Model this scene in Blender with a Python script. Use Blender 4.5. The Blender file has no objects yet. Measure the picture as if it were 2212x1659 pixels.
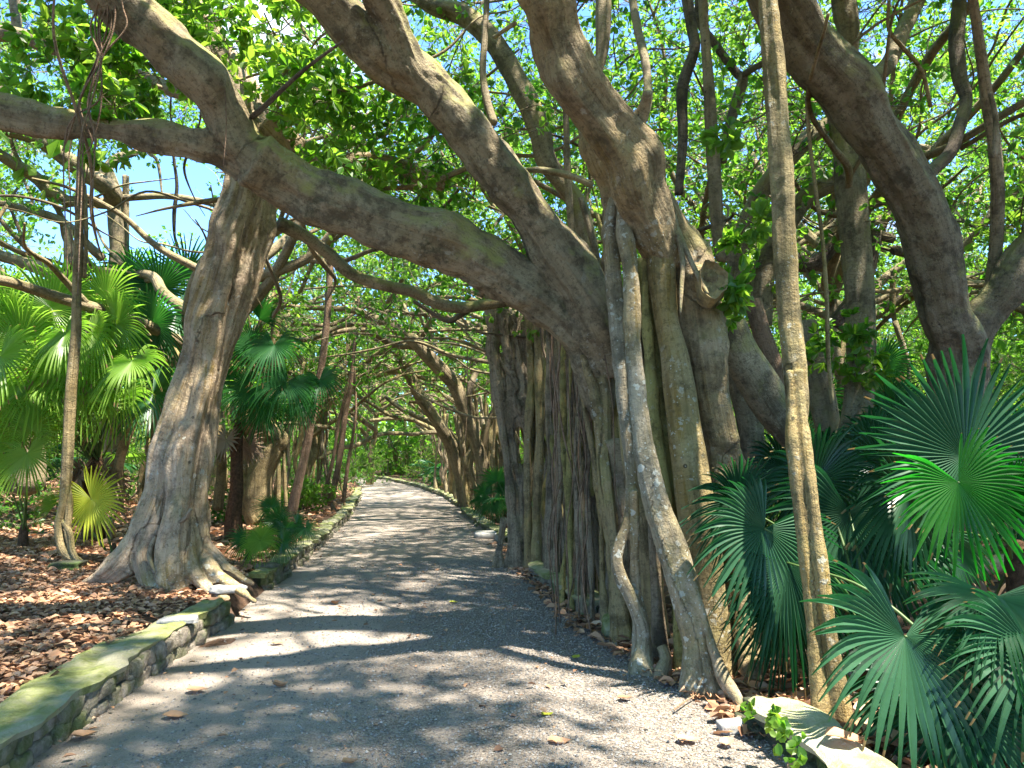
import bpy, math, random
import numpy as np
from mathutils import Vector
random.seed(7); rng = np.random.default_rng(11)
S = bpy.context.scene; COL = S.collection
# ---------------------------------------------------------------- camera, sky, sun
F = 1609.0; CX, CY, HOR = 1106.0, 829.5, 975.0
PITCH = math.atan((HOR-CY)/F); CH = 1.6
cd = bpy.data.cameras.new('camera'); cam = bpy.data.objects.new('camera', cd); COL.objects.link(cam)
cd.sensor_width = 36; cd.lens = 36*F/2212; cd.clip_start = 0.05; cd.clip_end = 2000
cam.location = (0, 0, CH); cam.rotation_euler = (math.radians(90)+PITCH, 0, 0); S.camera = cam
SUN_EL, SUN_AZ = math.radians(67), math.radians(118)      # azimuth clockwise from +Y (north) towards +X
w = bpy.data.worlds.new("World"); S.world = w; w.use_nodes = True
nt = w.node_tree; nt.nodes.clear()
sky = nt.nodes.new('ShaderNodeTexSky'); sky.sky_type = 'NISHITA'; sky.sun_disc = False
sky.sun_elevation = SUN_EL; sky.sun_rotation = SUN_AZ; sky.dust_density = 0.6; sky.ozone_density = 1.6
bg = nt.nodes.new('ShaderNodeBackground'); bg.inputs[1].default_value = 0.15
wo = nt.nodes.new('ShaderNodeOutputWorld')
tc = nt.nodes.new('ShaderNodeTexCoord'); nz = nt.nodes.new('ShaderNodeTexNoise'); nz.inputs['Scale'].default_value = 2.2
nz.inputs['Detail'].default_value = 6; nz.inputs['Roughness'].default_value = .55
cr = nt.nodes.new('ShaderNodeValToRGB'); cr.color_ramp.elements[0].position = .56; cr.color_ramp.elements[1].position = .74
mx = nt.nodes.new('ShaderNodeMix'); mx.data_type = 'RGBA'; mx.inputs[7].default_value = (5, 5.4, 6, 1)
L = nt.links.new
L(tc.outputs['Generated'], nz.inputs['Vector']); L(nz.outputs[0], cr.inputs[0]); L(cr.outputs[0], mx.inputs[0])
tn = nt.nodes.new('ShaderNodeMix'); tn.data_type = 'RGBA'; tn.blend_type = 'MULTIPLY'; tn.inputs[0].default_value = 1; tn.inputs[7].default_value = (.50, .71, .95, 1); L(sky.outputs[0], tn.inputs[6]); L(tn.outputs[2], mx.inputs[6]); L(mx.outputs[2], bg.inputs[0]); L(bg.outputs[0], wo.inputs[0])
sd = bpy.data.lights.new('sun', 'SUN'); sd.energy = 5.0; sd.angle = math.radians(1.0); sd.color = (1, .93, .80)
sun = bpy.data.objects.new('sun', sd); COL.objects.link(sun)
SDIR = Vector((math.sin(SUN_AZ)*math.cos(SUN_EL), math.cos(SUN_AZ)*math.cos(SUN_EL), math.sin(SUN_EL)))
sun.rotation_euler = SDIR.to_track_quat('Z', 'Y').to_euler(); sun.location = SDIR*60
S.view_settings.view_transform = 'Standard'; S.view_settings.look = 'None'
S.view_settings.exposure = 2.18; S.view_settings.gamma = 1
S.render.engine = 'CYCLES'; cy = S.cycles
cy.max_bounces = 6; cy.diffuse_bounces = 4; cy.glossy_bounces = 2; cy.transmission_bounces = 4; cy.transparent_max_bounces = 4
cy.use_denoising = True; cy.caustics_reflective = False; cy.caustics_refractive = False; cy.sample_clamp_indirect = 8

# ---------------------------------------------------------------- geometry of the view
cp, sp = math.cos(PITCH), math.sin(PITCH)
def P(px, py, d):
    """a point d metres ahead (world Y) on the line of sight of a place in the photograph; also metres per pixel there"""
    x = (px-CX)/F; v = (CY-py)/F
    dy = cp - v*sp; dz = sp + v*cp; t = d/dy
    return (x*t, d, CH+dz*t), t/F
def G(px, py, z=0.0):
    x = (px-CX)/F; v = (CY-py)/F
    dy = cp - v*sp; dz = sp + v*cp; t = (z-CH)/dz
    return (x*t, dy*t, z)
LEFT_E = np.array([(1.0,-2.42),(3.76,-2.51),(4.9,-2.6),(7.2,-2.68),(8.9,-2.85),(12,-3.15),(17.8,-3.9),(25.7,-5.2),(33,-6.7),(39.6,-8.4),(48,-11.5),(56,-16)])
RIGHT_E = np.array([(1.0,1.6),(3.76,1.5),(4.8,1.42),(5.66,1.15),(7.25,.66),(10.5,.2),(15.6,-.5),(20.6,-1.35),(27,-2.5),(34,-4.4),(43,-7.4),(50,-10.5),(58,-15)])
def lx(y): return np.interp(y, LEFT_E[:,0], LEFT_E[:,1])
def rx(y): return np.interp(y, RIGHT_E[:,0], RIGHT_E[:,1])
def zg(x, y):
    x = np.asarray(x, float); y = np.asarray(y, float)
    dl = lx(y)-x; dr = x-rx(y)
    z = np.where(dl > .12, .17+.025*np.clip(dl, 0, 14)+.03*np.sin(x*1.3)*np.cos(y*.9), -.03)
    z = np.where(dr > .1, -.02+.03*np.sin(x*1.7+y)*np.clip(dr, 0, 1), z)
    return z

# ---------------------------------------------------------------- object helpers
def tag(o, label=None, cat=None, group=None, kind=None):
    if label: o['label'] = label
    if cat: o['category'] = cat
    if group: o['group'] = group
    if kind: o['kind'] = kind
    return o
def thing(name, label, cat, loc, group=None):
    o = bpy.data.objects.new(name, None); COL.objects.link(o); o.location = loc; o.empty_display_size = .2
    return tag(o, label, cat, group)
def mesh_obj(name, V, Fs, mats, parent=None, attrs=None, midx=None, smooth=True, local=False):
    """Fs: list of int arrays (n,k); vertices are in world coordinates unless local"""
    V = np.asarray(V, dtype=np.float64)
    if parent is not None and not local: 
        o_ = parent; off = np.zeros(3)
        while o_ is not None: off = off+np.array(o_.location); o_ = o_.parent
        V = V-off
    me = bpy.data.meshes.new(name)
    me.vertices.add(len(V)); me.vertices.foreach_set('co', V.astype(np.float32).ravel())
    Fs = [np.asarray(f) for f in Fs if len(f)]
    loops = np.concatenate([f.ravel() for f in Fs]).astype(np.int32)
    tot = np.concatenate([np.full(len(f), f.shape[1]) for f in Fs]); st = np.concatenate([[0], np.cumsum(tot)[:-1]]).astype(np.int32)
    me.loops.add(len(loops)); me.loops.foreach_set('vertex_index', loops)
    me.polygons.add(len(tot)); me.polygons.foreach_set('loop_start', st)
    if midx is not None: me.polygons.foreach_set('material_index', np.asarray(midx, np.int32))
    me.update(calc_edges=True)
    me.polygons.foreach_set('use_smooth', np.full(len(tot), smooth))
    for k, a in (attrs or {}).items():
        a = np.asarray(a, np.float32)
        if a.ndim == 2: me.attributes.new(k, 'FLOAT_VECTOR', 'POINT').data.foreach_set('vector', a.ravel())
        else: me.attributes.new(k, 'FLOAT', 'POINT').data.foreach_set('value', a)
    for m in (mats if isinstance(mats, (list, tuple)) else [mats]): me.materials.append(m)
    o = bpy.data.objects.new(name, me); COL.objects.link(o)
    if parent is not None: o.parent = parent
    return o

def snoise(p, seed, freq=1.0, octs=3):
    r = np.random.default_rng(abs(int(seed))); p = np.asarray(p)*freq; out = np.zeros(p.shape[:-1]); a = 1; tot = 0
    for k in range(octs):
        for j in range(4):
            kv = r.normal(size=3); kv /= np.linalg.norm(kv); out += a*np.sin(p@kv*(1.6**1)*(1.9**k)+r.uniform(0, 6.28))
        tot += a*2.0; a *= .55
    return out/tot

def catmull(A, per):
    A = np.asarray(A, float); n = len(A)
    if n == 2: t = np.linspace(0, 1, per+1)[:, None]; return A[0]*(1-t)+A[1]*t
    E = np.vstack([2*A[0]-A[1], A, 2*A[-1]-A[-2]]); out = []
    for i in range(n-1):
        p0, p1, p2, p3 = E[i:i+4]
        t = np.linspace(0, 1, per, endpoint=False)[:, None]
        out.append(.5*((2*p1)+(-p0+p2)*t+(2*p0-5*p1+4*p2-p3)*t*t+(-p0+3*p1-3*p2+p3)*t**3))
    out.append(A[-1:]); return np.vstack(out)
def tube(pts, nseg=12, step=.06, lobe=.12, seed=0, cap=True, wob=.0):
    """pts rows: x,y,z,r -> verts, quads, tris, along, centreline"""
    A = np.asarray(pts, float)
    Ltot = np.sum(np.linalg.norm(np.diff(A[:, :3], axis=0), axis=1))
    per = max(2, int(math.ceil(Ltot/step/(len(A)-1))))
    C = catmull(A, per); c = C[:, :3].copy(); r = np.maximum(C[:, 3], .0015)
    s = np.concatenate([[0], np.cumsum(np.linalg.norm(np.diff(c, axis=0), axis=1))])
    if wob:
        for k in range(3): c[:, k] += wob*snoise(np.stack([s*1.0, s*0+k*7.3, s*0+seed], 1), seed+k, 1.2, 2)
    T = np.gradient(c, axis=0); T /= np.linalg.norm(T, axis=1)[:, None]+1e-9
    ref = np.array([1, 0, 0.]) if abs(T[0, 0]) < .8 else np.array([0, 1., 0])
    N = np.zeros_like(T); n0 = np.cross(T[0], ref); n0 /= np.linalg.norm(n0); N[0] = n0
    for i in range(1, len(T)):
        v = N[i-1]-T[i]*np.dot(N[i-1], T[i]); N[i] = v/(np.linalg.norm(v)+1e-9)
    B = np.cross(T, N); th = np.linspace(0, 2*math.pi, nseg, endpoint=False)
    dirs = np.cos(th)[None, :, None]*N[:, None]+np.sin(th)[None, :, None]*B[:, None]
    if lobe:
        q = np.stack([np.broadcast_to(np.cos(th)*1.5, (len(c), nseg)), np.broadcast_to(np.sin(th)*1.5, (len(c), nseg)), np.broadcast_to((s*.9)[:, None], (len(c), nseg))], -1)
        q2 = q*np.array([2.2, 2.2, .45])
        rr = r[:, None]*(1+lobe*snoise(q, seed, 1.0, 3)+lobe*.7*snoise(q2, seed+11, 1.3, 2)+lobe*.5*snoise(q*np.array([1, 1, 4.]), seed+5, 1.4, 2))
    else: rr = np.repeat(r[:, None], nseg, 1)
    V = (c[:, None]+dirs*rr[..., None]).reshape(-1, 3); m = len(c)
    i = np.arange(m-1)[:, None]*nseg; j = np.arange(nseg)[None]; j2 = (j+1) % nseg
    Q = np.stack([i+j, i+j2, i+nseg+j2, i+nseg+j], -1).reshape(-1, 4)
    so = s+(seed*7.31) % 40
    al = np.column_stack([np.tile(np.cos(th), len(c))*np.repeat(r, nseg), np.tile(np.sin(th), len(c))*np.repeat(r, nseg), np.repeat(so, nseg)]); Tr = np.zeros((0, 3), int)
    if cap:
        V = np.vstack([V, c[0]-T[0]*r[0]*.25, c[-1]+T[-1]*r[-1]*.35]); al = np.vstack([al, [[0, 0, so[0]], [0, 0, so[-1]]]]); k = len(V)
        a = np.arange(nseg); b = (a+1) % nseg
        Tr = np.vstack([np.stack([b, a, np.full(nseg, k-2)], 1), np.stack([(m-1)*nseg+a, (m-1)*nseg+b, np.full(nseg, k-1)], 1)])
    return V, Q, Tr, al, np.column_stack([c, so, N, B])
def merge(parts):
    Vs, Qs, Ts, As, n = [], [], [], [], 0
    for V, Q, T, a, _ in parts:
        Vs.append(V); Qs.append(Q+n); Ts.append(T+n); As.append(a); n += len(V)
    return np.vstack(Vs), np.vstack(Qs), np.vstack(Ts), np.concatenate(As)
def tubes_obj(name, lst, mat, parent, **kw):
    ps = [tube(p, seed=kw.pop('seed', 0)+i if False else (hash((i, len(p))) % 999), **kw) for i, p in enumerate(lst)]
    V, Q, T, a = merge(ps); return mesh_obj(name, V, [Q, T], mat, parent, {'al': a})
def fused(name, lst, mat, parent, voxel=.02, smooth=4, lobe=.12, seed=1, disp=.012, knots=(), flute=.014):
    """several tubes grown together into one skin"""
    ps = [tube(p, 18, .06, lobe, seed+i*7) for i, p in enumerate(lst)]
    V, Q, T, a = merge(ps); o = mesh_obj(name, V, [Q, T], mat, None)
    m = o.modifiers.new('r', 'REMESH'); m.mode = 'VOXEL'; m.voxel_size = voxel; m.use_smooth_shade = True
    m = o.modifiers.new('s', 'SMOOTH'); m.iterations = smooth; m.factor = .6
    dg = bpy.context.evaluated_depsgraph_get(); me = bpy.data.meshes.new_from_object(o.evaluated_get(dg))
    bpy.data.objects.remove(o)
    n = len(me.vertices); co = np.empty(n*3, np.float32); me.vertices.foreach_get('co', co); co = co.reshape(-1, 3).astype(float)
    no = np.empty(n*3, np.float32); me.vertices.foreach_get('normal', no); no = no.reshape(-1, 3)
    C = np.vstack([p[4] for p in ps]); al = np.empty((n, 3))
    for k in range(0, n, 4000):
        d = ((co[k:k+4000, None]-C[None, :, :3])**2).sum(-1); g = C[d.argmin(1)]; rel = co[k:k+4000]-g[:, :3]
        al[k:k+4000] = np.column_stack([(rel*g[:, 4:7]).sum(1), (rel*g[:, 7:10]).sum(1), g[:, 3]])
    dd = disp*snoise(co, seed+3, 9, 3)+disp*1.4*snoise(co, seed+9, 3.2, 2)
    dd += flute*snoise(al*np.array([9, 9, .55]), seed+21, 2.0, 3)
    for (kp, kr, kh) in knots:
        q = np.linalg.norm(co-np.array(kp), axis=1)/kr
        dd += kh*(np.exp(-q*q*1.2)-1.3*np.exp(-(q*2.6)**2))
    co += no*dd[:, None]
    off = np.zeros(3); q_ = parent
    while q_ is not None: off += np.array(q_.location); q_ = q_.parent
    me.vertices.foreach_set('co', (co-off).astype(np.float32).ravel())
    me.attributes.new('al', 'FLOAT_VECTOR', 'POINT').data.foreach_set('vector', al.astype(np.float32).ravel())
    me.name = name; me.materials.clear(); me.materials.append(mat)
    me.polygons.foreach_set('use_smooth', np.full(len(me.polygons), True)); me.update()
    o = bpy.data.objects.new(name, me); COL.objects.link(o); o.parent = parent
    return o
def px(rows):
    """rows (x, y, width, distance) read from the photograph -> x,y,z,r in metres"""
    out = []
    for (x, y, wd, d) in rows:
        p, k = P(x, y, d); out.append((p[0], p[1], p[2], wd*k/2))
    return out
def pxd(d0, d1, rows):
    n = len(rows)-1
    A = np.array(px([(x, y, wd, d0+(d1-d0)*i/n) for i, (x, y, wd) in enumerate(rows)]))
    def grow(A, s_):                                   # limbs that leave the frame go on growing beyond it
        g = np.random.default_rng(int(abs(A[-1, 0]*97)+abs(A[-1, 2]*31)) + s_); d = A[-1, :3]-A[-2, :3]; d /= np.linalg.norm(d); c = A[-1].copy(); out = [A]
        for k in range(5):
            d = d+g.normal(0, .16, 3)+np.array([0, .04, .06]); d /= np.linalg.norm(d); c = np.append(c[:3]+d*.75, A[-1, 3]*(1-.17*(k+1))); out.append(c[None])
        return np.vstack(out)
    if rows[-1][1] < -5 or rows[-1][0] < -20 or rows[-1][0] > 2230: A = grow(A, 1)
    if rows[0][1] < -5 or rows[0][0] < -20 or rows[0][0] > 2230: A = grow(A[::-1], 2)[::-1]
    return [tuple(a) for a in A]

# ---------------------------------------------------------------- materials
class NT:
    def __init__(s, name):
        s.m = bpy.data.materials.new(name); s.m.use_nodes = True; s.t = s.m.node_tree; s.t.nodes.clear()
    def n(s, typ, **kw):
        x = s.t.nodes.new('ShaderNode'+typ)
        for k, v in kw.items():
            if k[0] == 'i' and k[1:].isdigit(): s.set(x.inputs[int(k[1:])], v)
            elif k.startswith('in_'): s.set(x.inputs[k[3:].replace('_', ' ')], v)
            else: setattr(x, k, v)
        return x
    def set(s, inp, v):
        if isinstance(v, bpy.types.NodeSocket): s.t.links.new(v, inp)
        else: inp.default_value = v
    def noise(s, vec, scale, detail=4, rough=.6, w=None):
        x = s.n('TexNoise', in_Scale=scale, in_Detail=detail, in_Roughness=rough)
        if w is not None: x.noise_dimensions = '4D'; s.set(x.inputs['W'], w)
        s.set(x.inputs['Vector'], vec); return x.outputs[0]
    def ramp(s, f, a, b, c0=(0, 0, 0, 1), c1=(1, 1, 1, 1)):
        x = s.n('ValToRGB'); x.color_ramp.elements[0].position = a; x.color_ramp.elements[1].position = b
        x.color_ramp.elements[0].color = c0; x.color_ramp.elements[1].color = c1; s.set(x.inputs[0], f); return x.outputs[0]
    def mix(s, f, a, b, mode='MIX'):
        x = s.n('Mix', data_type='RGBA', blend_type=mode); s.set(x.inputs[0], f); s.set(x.inputs[6], a); s.set(x.inputs[7], b); return x.outputs[2]
    def math(s, op, a, b=0.0):
        x = s.n('Math', operation=op); s.set(x.inputs[0], a); s.set(x.inputs[1], b); return x.outputs[0]
    def attr(s, nm): return s.n('Attribute', attribute_name=nm).outputs['Fac']
    def out(s, bsdf, bump=None, disp=None):
        o = s.n('OutputMaterial'); s.t.links.new(bsdf, o.inputs[0]); return s.m
def C4(c): return (c[0], c[1], c[2], 1)
def bark(name, base, alt, ochre=.3, lichen=.3, moss=.3, wr=.5, dark=.5, groove=0.):
    n = NT(name); tc = n.n('TexCoord').outputs['Object']; tb = n.n('Attribute', attribute_name='al').outputs['Vector']
    def sc(x, y, z): return n.n('VectorMath', operation='MULTIPLY', i0=tb, i1=(x, y, z)).outputs[0]
    k = lambda c, f: C4(tuple(min(1, v*f) for v in c))
    big = n.noise(tc, 1.6, 4); mid = n.noise(tc, 7, 5, .65)
    streak = n.noise(sc(26, 26, 1.3), 1.0, 5, .65); flute = n.noise(sc(11, 11, .5), 1.0, 4, .6); ring = n.noise(sc(7, 7, 70), 1.0, 3, .6)
    col = n.mix(n.ramp(big, .35, .68), C4(base), C4(alt))
    col = n.mix(n.math('MULTIPLY', n.ramp(n.noise(tc, 1.1, 3), .62-ochre*.35, .80-ochre*.3), min(1, ochre*1.6)), col, C4((.235, .155, .045)))
    col = n.mix(n.math('MULTIPLY', n.ramp(streak, .53, .68), .10+.6*groove), col, k(base, .33))
    col = n.mix(n.math('MULTIPLY', n.ramp(streak, .44, .34), .22+.3*groove), col, k(alt, 1.45))
    col = n.mix(n.math('MULTIPLY', n.ramp(flute, .52, .64), .45), col, k(base, .42))
    blot = n.noise(tc, 3.6, 7, .74)
    col = n.mix(n.math('MULTIPLY', n.ramp(blot, .50, .60), .45+.4*dark), col, k(base, .36))
    col = n.mix(n.math('MULTIPLY', n.ramp(n.noise(tc, 2.4, 6, .7), .55, .66), .5), col, k((alt[0], alt[1], alt[2]*1.1), 1.55))
    col = n.mix(n.math('MULTIPLY', n.ramp(ring, .57, .62), .50*wr), col, k(base, .3))
    kn = n.n('TexVoronoi', in_Scale=6.5, in_Randomness=1.); n.set(kn.inputs['Vector'], tc); kc = n.n('SeparateXYZ', i0=kn.outputs['Color'])
    col = n.mix(n.math('MULTIPLY', n.math('LESS_THAN', kn.outputs['Distance'], n.math('MULTIPLY', n.math('SUBTRACT', kc.outputs[0], .55), .25)), .75), col, C4((.03, .024, .018)))
    sml = n.noise(tc, 30, 5, .75); col = n.mix(n.math('MULTIPLY', n.ramp(sml, .55, .60), .55), col, k(base, .35))
    nrm = n.n('NewGeometry').outputs['Normal']; sx = n.n('SeparateXYZ', i0=nrm)
    moss_lit = n.ramp(n.math('ADD', n.math('MULTIPLY', sx.outputs[2], .20), n.noise(tc, 2.3, 5, .7)), .53, .68)
    col = n.mix(n.math('MULTIPLY', moss_lit, min(1, moss*1.2)), col, C4((.26, .24, .085)))  # moss and algae on upward faces, with yellow-green sunlit patches painted in
    dk = n.ramp(n.noise(tc, 2.9, 7, .8), .58, .67)
    col = n.mix(n.math('MULTIPLY', dk, moss*.9), col, C4((.028, .036, .018)))
    vo = n.n('TexVoronoi', in_Scale=17, in_Randomness=1.); n.set(vo.inputs['Vector'], n.n('VectorMath', operation='ADD', i0=tc, i1=n.n('VectorMath', operation='SCALE', i0=n.n('TexNoise', in_Scale=30., i0=tc).outputs[1], in_Scale=.07).outputs[0]).outputs[0])
    vc = n.n('SeparateXYZ', i0=vo.outputs['Color'])
    sp_ = n.math('LESS_THAN', vo.outputs['Distance'], n.math('MULTIPLY', n.math('SUBTRACT', vc.outputs[0], .45), .85))
    vo2 = n.n('TexVoronoi', in_Scale=46, in_Randomness=1.); n.set(vo2.inputs['Vector'], tc); v2 = n.n('SeparateXYZ', i0=vo2.outputs['Color'])
    sp2 = n.math('LESS_THAN', vo2.outputs['Distance'], n.math('MULTIPLY', n.math('SUBTRACT', v2.outputs[1], .6), .9))
    lm = n.ramp(n.noise(tc, 1.9, 4, .65), .60-lichen*.25, .70-lichen*.15)
    col = n.mix(n.math('MULTIPLY', n.math('MAXIMUM', sp_, sp2), n.math('MULTIPLY', lm, min(.85, lichen*1.4))), col, C4((.44, .44, .38)))
    b = n.math('ADD', n.math('MULTIPLY', ring, .14*wr), n.math('ADD', n.math('MULTIPLY', n.noise(tc, 5, 6, .68), .9), n.math('MULTIPLY', n.noise(tc, 48, 4, .7), .50)))
    b = n.math('SUBTRACT', b, n.math('ADD', n.math('MULTIPLY', streak, .22+.9*groove), n.math('MULTIPLY', flute, .7+1.2*groove)))
    bp = n.n('Bump', in_Strength=.95, in_Distance=.04, in_Height=b)
    bs = n.n('BsdfPrincipled', in_Base_Color=col, in_Roughness=.82, in_Normal=bp.outputs[0])
    bs.inputs['Specular IOR Level'].default_value = .3
    return n.out(bs.outputs[0])
M = {}
M['limb'] = bark('limb_bark', (.185, .142, .086), (.28, .235, .15), .3, .25, .85, .6, .75)
M['limbdark'] = bark('dark_limb_bark', (.13, .10, .065), (.19, .155, .105), .15, .15, .55, .6, .8)
M['limb2'] = bark('smooth_grey_bark', (.20, .155, .095), (.28, .225, .145), .15, .2, .4, .5, .45)
M['trunk'] = bark('old_trunk_bark', (.20, .145, .08), (.28, .215, .125), .5, .4, .35, .6, .5, .45)
M['root'] = bark('prop_root_bark', (.20, .15, .075), (.28, .215, .11), .55, .35, .45, .4, .6, .6)
M['root2'] = bark('grey_root_bark', (.19, .145, .095), (.27, .215, .145), .15, .15, .25, .4, .7, .8)
M['root3'] = bark('greenish_root_bark', (.20, .17, .055), (.28, .24, .085), .5, .25, .7, .4, .5, .4)
M['root4'] = bark('dark_brown_root_bark', (.10, .075, .05), (.16, .12, .085), .1, .1, .2, .4, .6, .8)
M['lichen'] = bark('lichened_root_bark', (.22, .185, .12), (.30, .26, .19), .55, 1.0, .2, .4, .35, .2)
M['left'] = bark('pale_leaning_trunk_bark', (.30, .21, .13), (.39, .31, .225), .6, .5, .2, .5, .5, .4)
M['ochre'] = bark('ochre_root_bark', (.21, .165, .075), (.27, .22, .12), .75, .5, .25, .4, .4, .35)
M['far'] = bark('distant_bark', (.20, .155, .09), (.28, .22, .135), .35, .15, .35, .4, .5, .3)
M['redst'] = bark('reddish_stem_bark', (.17, .105, .065), (.23, .15, .10), .2, .15, .15, .4, .4, .4)
M['rough'] = bark('dark_rough_bark', (.10, .075, .055), (.16, .125, .09), .05, .1, .3, .8, .8, .8)
def leafmat(name, c0, c1, t0, t1, rough=.35, trans=.45, brown=None):
    n = NT(name); r = n.attr('rnd')
    col = n.mix(r, C4(c0), C4(c1)); tcol = n.mix(r, C4(t0), C4(t1))
    if brown:
        q = n.math('GREATER_THAN', n.attr('tt'), brown)
        col = n.mix(q, col, C4((.24, .18, .09))); tcol = n.mix(q, tcol, C4((.3, .2, .08)))
    bs = n.n('BsdfPrincipled', in_Base_Color=col, in_Roughness=rough+.06); bs.inputs['Specular IOR Level'].default_value = .42
    tr = n.n('BsdfTranslucent', i0=tcol); ms = n.n('MixShader', i0=trans); n.set(ms.inputs[1], bs.outputs[0]); n.set(ms.inputs[2], tr.outputs[0])
    return n.out(ms.outputs[0])
M['leaf'] = leafmat('canopy_leaf', (.03, .10, .014), (.085, .17, .025), (.16, .46, .025), (.42, .70, .06), .34, .5)
M['leafnear'] = leafmat('near_leaf', (.03, .10, .014), (.09, .17, .025), (.17, .46, .02), (.44, .68, .06), .34, .5)
M['leaffar'] = leafmat('distant_leaf', (.055, .13, .018), (.13, .22, .035), (.20, .50, .03), (.46, .72, .09), .5, .5)
M['under'] = leafmat('shrub_leaf', (.03, .09, .02), (.07, .15, .03), (.12, .40, .03), (.25, .55, .05), .4, .4)
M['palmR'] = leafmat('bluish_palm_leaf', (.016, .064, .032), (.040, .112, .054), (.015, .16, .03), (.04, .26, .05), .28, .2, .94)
M['palmL'] = leafmat('sunlit_palm_leaf', (.11, .21, .03), (.20, .31, .06), (.26, .60, .04), (.45, .74, .08), .32, .42, .95)  # sunlight on the left palms is put into this brighter yellow-green colour
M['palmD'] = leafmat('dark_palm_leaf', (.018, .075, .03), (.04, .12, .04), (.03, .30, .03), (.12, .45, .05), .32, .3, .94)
M['palmY'] = leafmat('yellow_palm_leaf', (.36, .42, .04), (.46, .50, .06), (.6, .68, .05), (.75, .75, .06), .4, .4, .95)
M['petiole'] = leafmat('palm_stalk', (.06, .12, .03), (.10, .15, .04), (.05, .1, .02), (.05, .1, .02), .4, .1)
def simple(name, c0, c1, scale=8, rough=.9, bump=.4, dist=.02, c2=None, det=5):
    n = NT(name); tc = n.n('TexCoord').outputs['Object']; a = n.noise(tc, scale, det, .65)
    col = n.mix(n.ramp(a, .35, .65), C4(c0), C4(c1))
    if c2: col = n.mix(n.ramp(n.noise(tc, scale*.23, 5, .7), .45, .62), col, C4(c2))
    bp = n.n('Bump', in_Strength=bump, in_Distance=dist, in_Height=n.math('ADD', a, n.noise(tc, scale*5, 4, .7)))
    bs = n.n('BsdfPrincipled', in_Base_Color=col, in_Roughness=rough, in_Normal=bp.outputs[0]); bs.inputs['Specular IOR Level'].default_value = .25
    return n.out(bs.outputs[0])
M['stone'] = simple('wall_stone', (.13, .11, .085), (.38, .33, .27), 11, .95, .9, .03, (.11, .13, .05))
M['moss'] = simple('mossy_coping', (.13, .15, .045), (.30, .32, .12), 8, .95, .9, .03, (.33, .31, .22), 9)
M['palecope'] = simple('pale_limy_coping', (.24, .26, .10), (.44, .45, .24), 9, .95, .9, .02, (.42, .40, .30), 10)
M['mossdark'] = simple('dark_mossy_stone', (.05, .05, .035), (.10, .10, .07), 12, .95, .9, .03, (.05, .09, .02))
M['wood'] = simple('cut_wood', (.35, .27, .13), (.22, .17, .08), 22, .9, .8, .01, (.10, .08, .05))
M['fibre'] = simple('palm_trunk_fibre', (.06, .035, .02), (.16, .09, .05), 25, .95, 1, .03)
M['rock'] = simple('grey_rock', (.22, .22, .21), (.35, .34, .32), 15, .9, .7, .01)
n = NT('path_gravel'); tcw = n.n('TexCoord').outputs['Object']
v = n.n('TexVoronoi', in_Scale=85.); n.set(v.inputs['Vector'], tcw); vc = n.n('SeparateXYZ', i0=v.outputs['Color'])
fine = n.noise(tcw, 130, 4, .75); patch = n.noise(tcw, .9, 5, .6); sxx = n.n('SeparateXYZ', i0=tcw)
g1 = n.mix(n.ramp(vc.outputs[0], .1, .9), C4((.13, .108, .09)), C4((.33, .28, .235)))
dust = n.mix(n.ramp(fine, .3, .7), C4((.25, .21, .175)), C4((.40, .34, .285)))
side = n.math('ADD', n.math('MULTIPLY', n.attr('ac'), .55), n.math('MULTIPLY', patch, .75))
pc = n.mix(n.ramp(side, .44, .72, (1, 1, 1, 1), (0, 0, 0, 1)), g1, dust)
tr_ = n.n('VectorMath', operation='MULTIPLY', i0=tcw, i1=(1.6, .25, 1)).outputs[0]
pc = n.mix(n.math('MULTIPLY', n.ramp(n.noise(tr_, 1.0, 5, .6), .50, .62), .45), pc, C4((.42, .36, .31)))
pc = n.mix(n.math('MULTIPLY', n.ramp(n.noise(tcw, 14, 5, .7), .5, .75), .35), pc, C4((.07, .065, .06)))
hb = n.math('ADD', n.math('MULTIPLY', v.outputs['Distance'], -1.2), fine)
bp = n.n('Bump', in_Strength=.8, in_Distance=.012, in_Height=hb)
bs = n.n('BsdfPrincipled', in_Base_Color=pc, in_Roughness=.9, in_Normal=bp.outputs[0]); bs.inputs['Specular IOR Level'].default_value = .2
M['path'] = n.out(bs.outputs[0])
n = NT('pebbles'); r = n.attr('rnd')
pc = n.ramp(r, 0, 1, (.09, .082, .075, 1), (.36, .33, .295, 1))
bs = n.n('BsdfPrincipled', in_Base_Color=pc, in_Roughness=.75); M['pebble'] = n.out(bs.outputs[0])
M['floor'] = simple('forest_floor', (.09, .05, .03), (.19, .115, .075), 14, 1, 1, .03, (.13, .085, .06))
n = NT('dead_leaf'); r = n.attr('rnd'); x = n.n('ValToRGB'); n.set(x.inputs[0], r); e = x.color_ramp.elements
e[0].position = 0; e[0].color = (.11, .06, .036, 1); e[1].position = 1; e[1].color = (.54, .38, .25, 1)
for p_, c_ in ((.25, (.22, .12, .07, 1)), (.5, (.42, .235, .13, 1)), (.7, (.50, .30, .175, 1)), (.85, (.50, .24, .12, 1))):
    q = e.new(p_); q.color = c_
bs = n.n('BsdfPrincipled', in_Base_Color=x.outputs[0], in_Roughness=.6); tr = n.n('BsdfTranslucent', i0=x.outputs[0])
ms = n.n('MixShader', i0=.15); n.set(ms.inputs[1], bs.outputs[0]); n.set(ms.inputs[2], tr.outputs[0]); M['dead'] = n.out(ms.outputs[0])
M['yleaf'] = leafmat('yellow_fallen_leaf', (.4, .42, .04), (.5, .5, .05), (.5, .5, .05), (.5, .5, .05), .5, .2)

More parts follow.
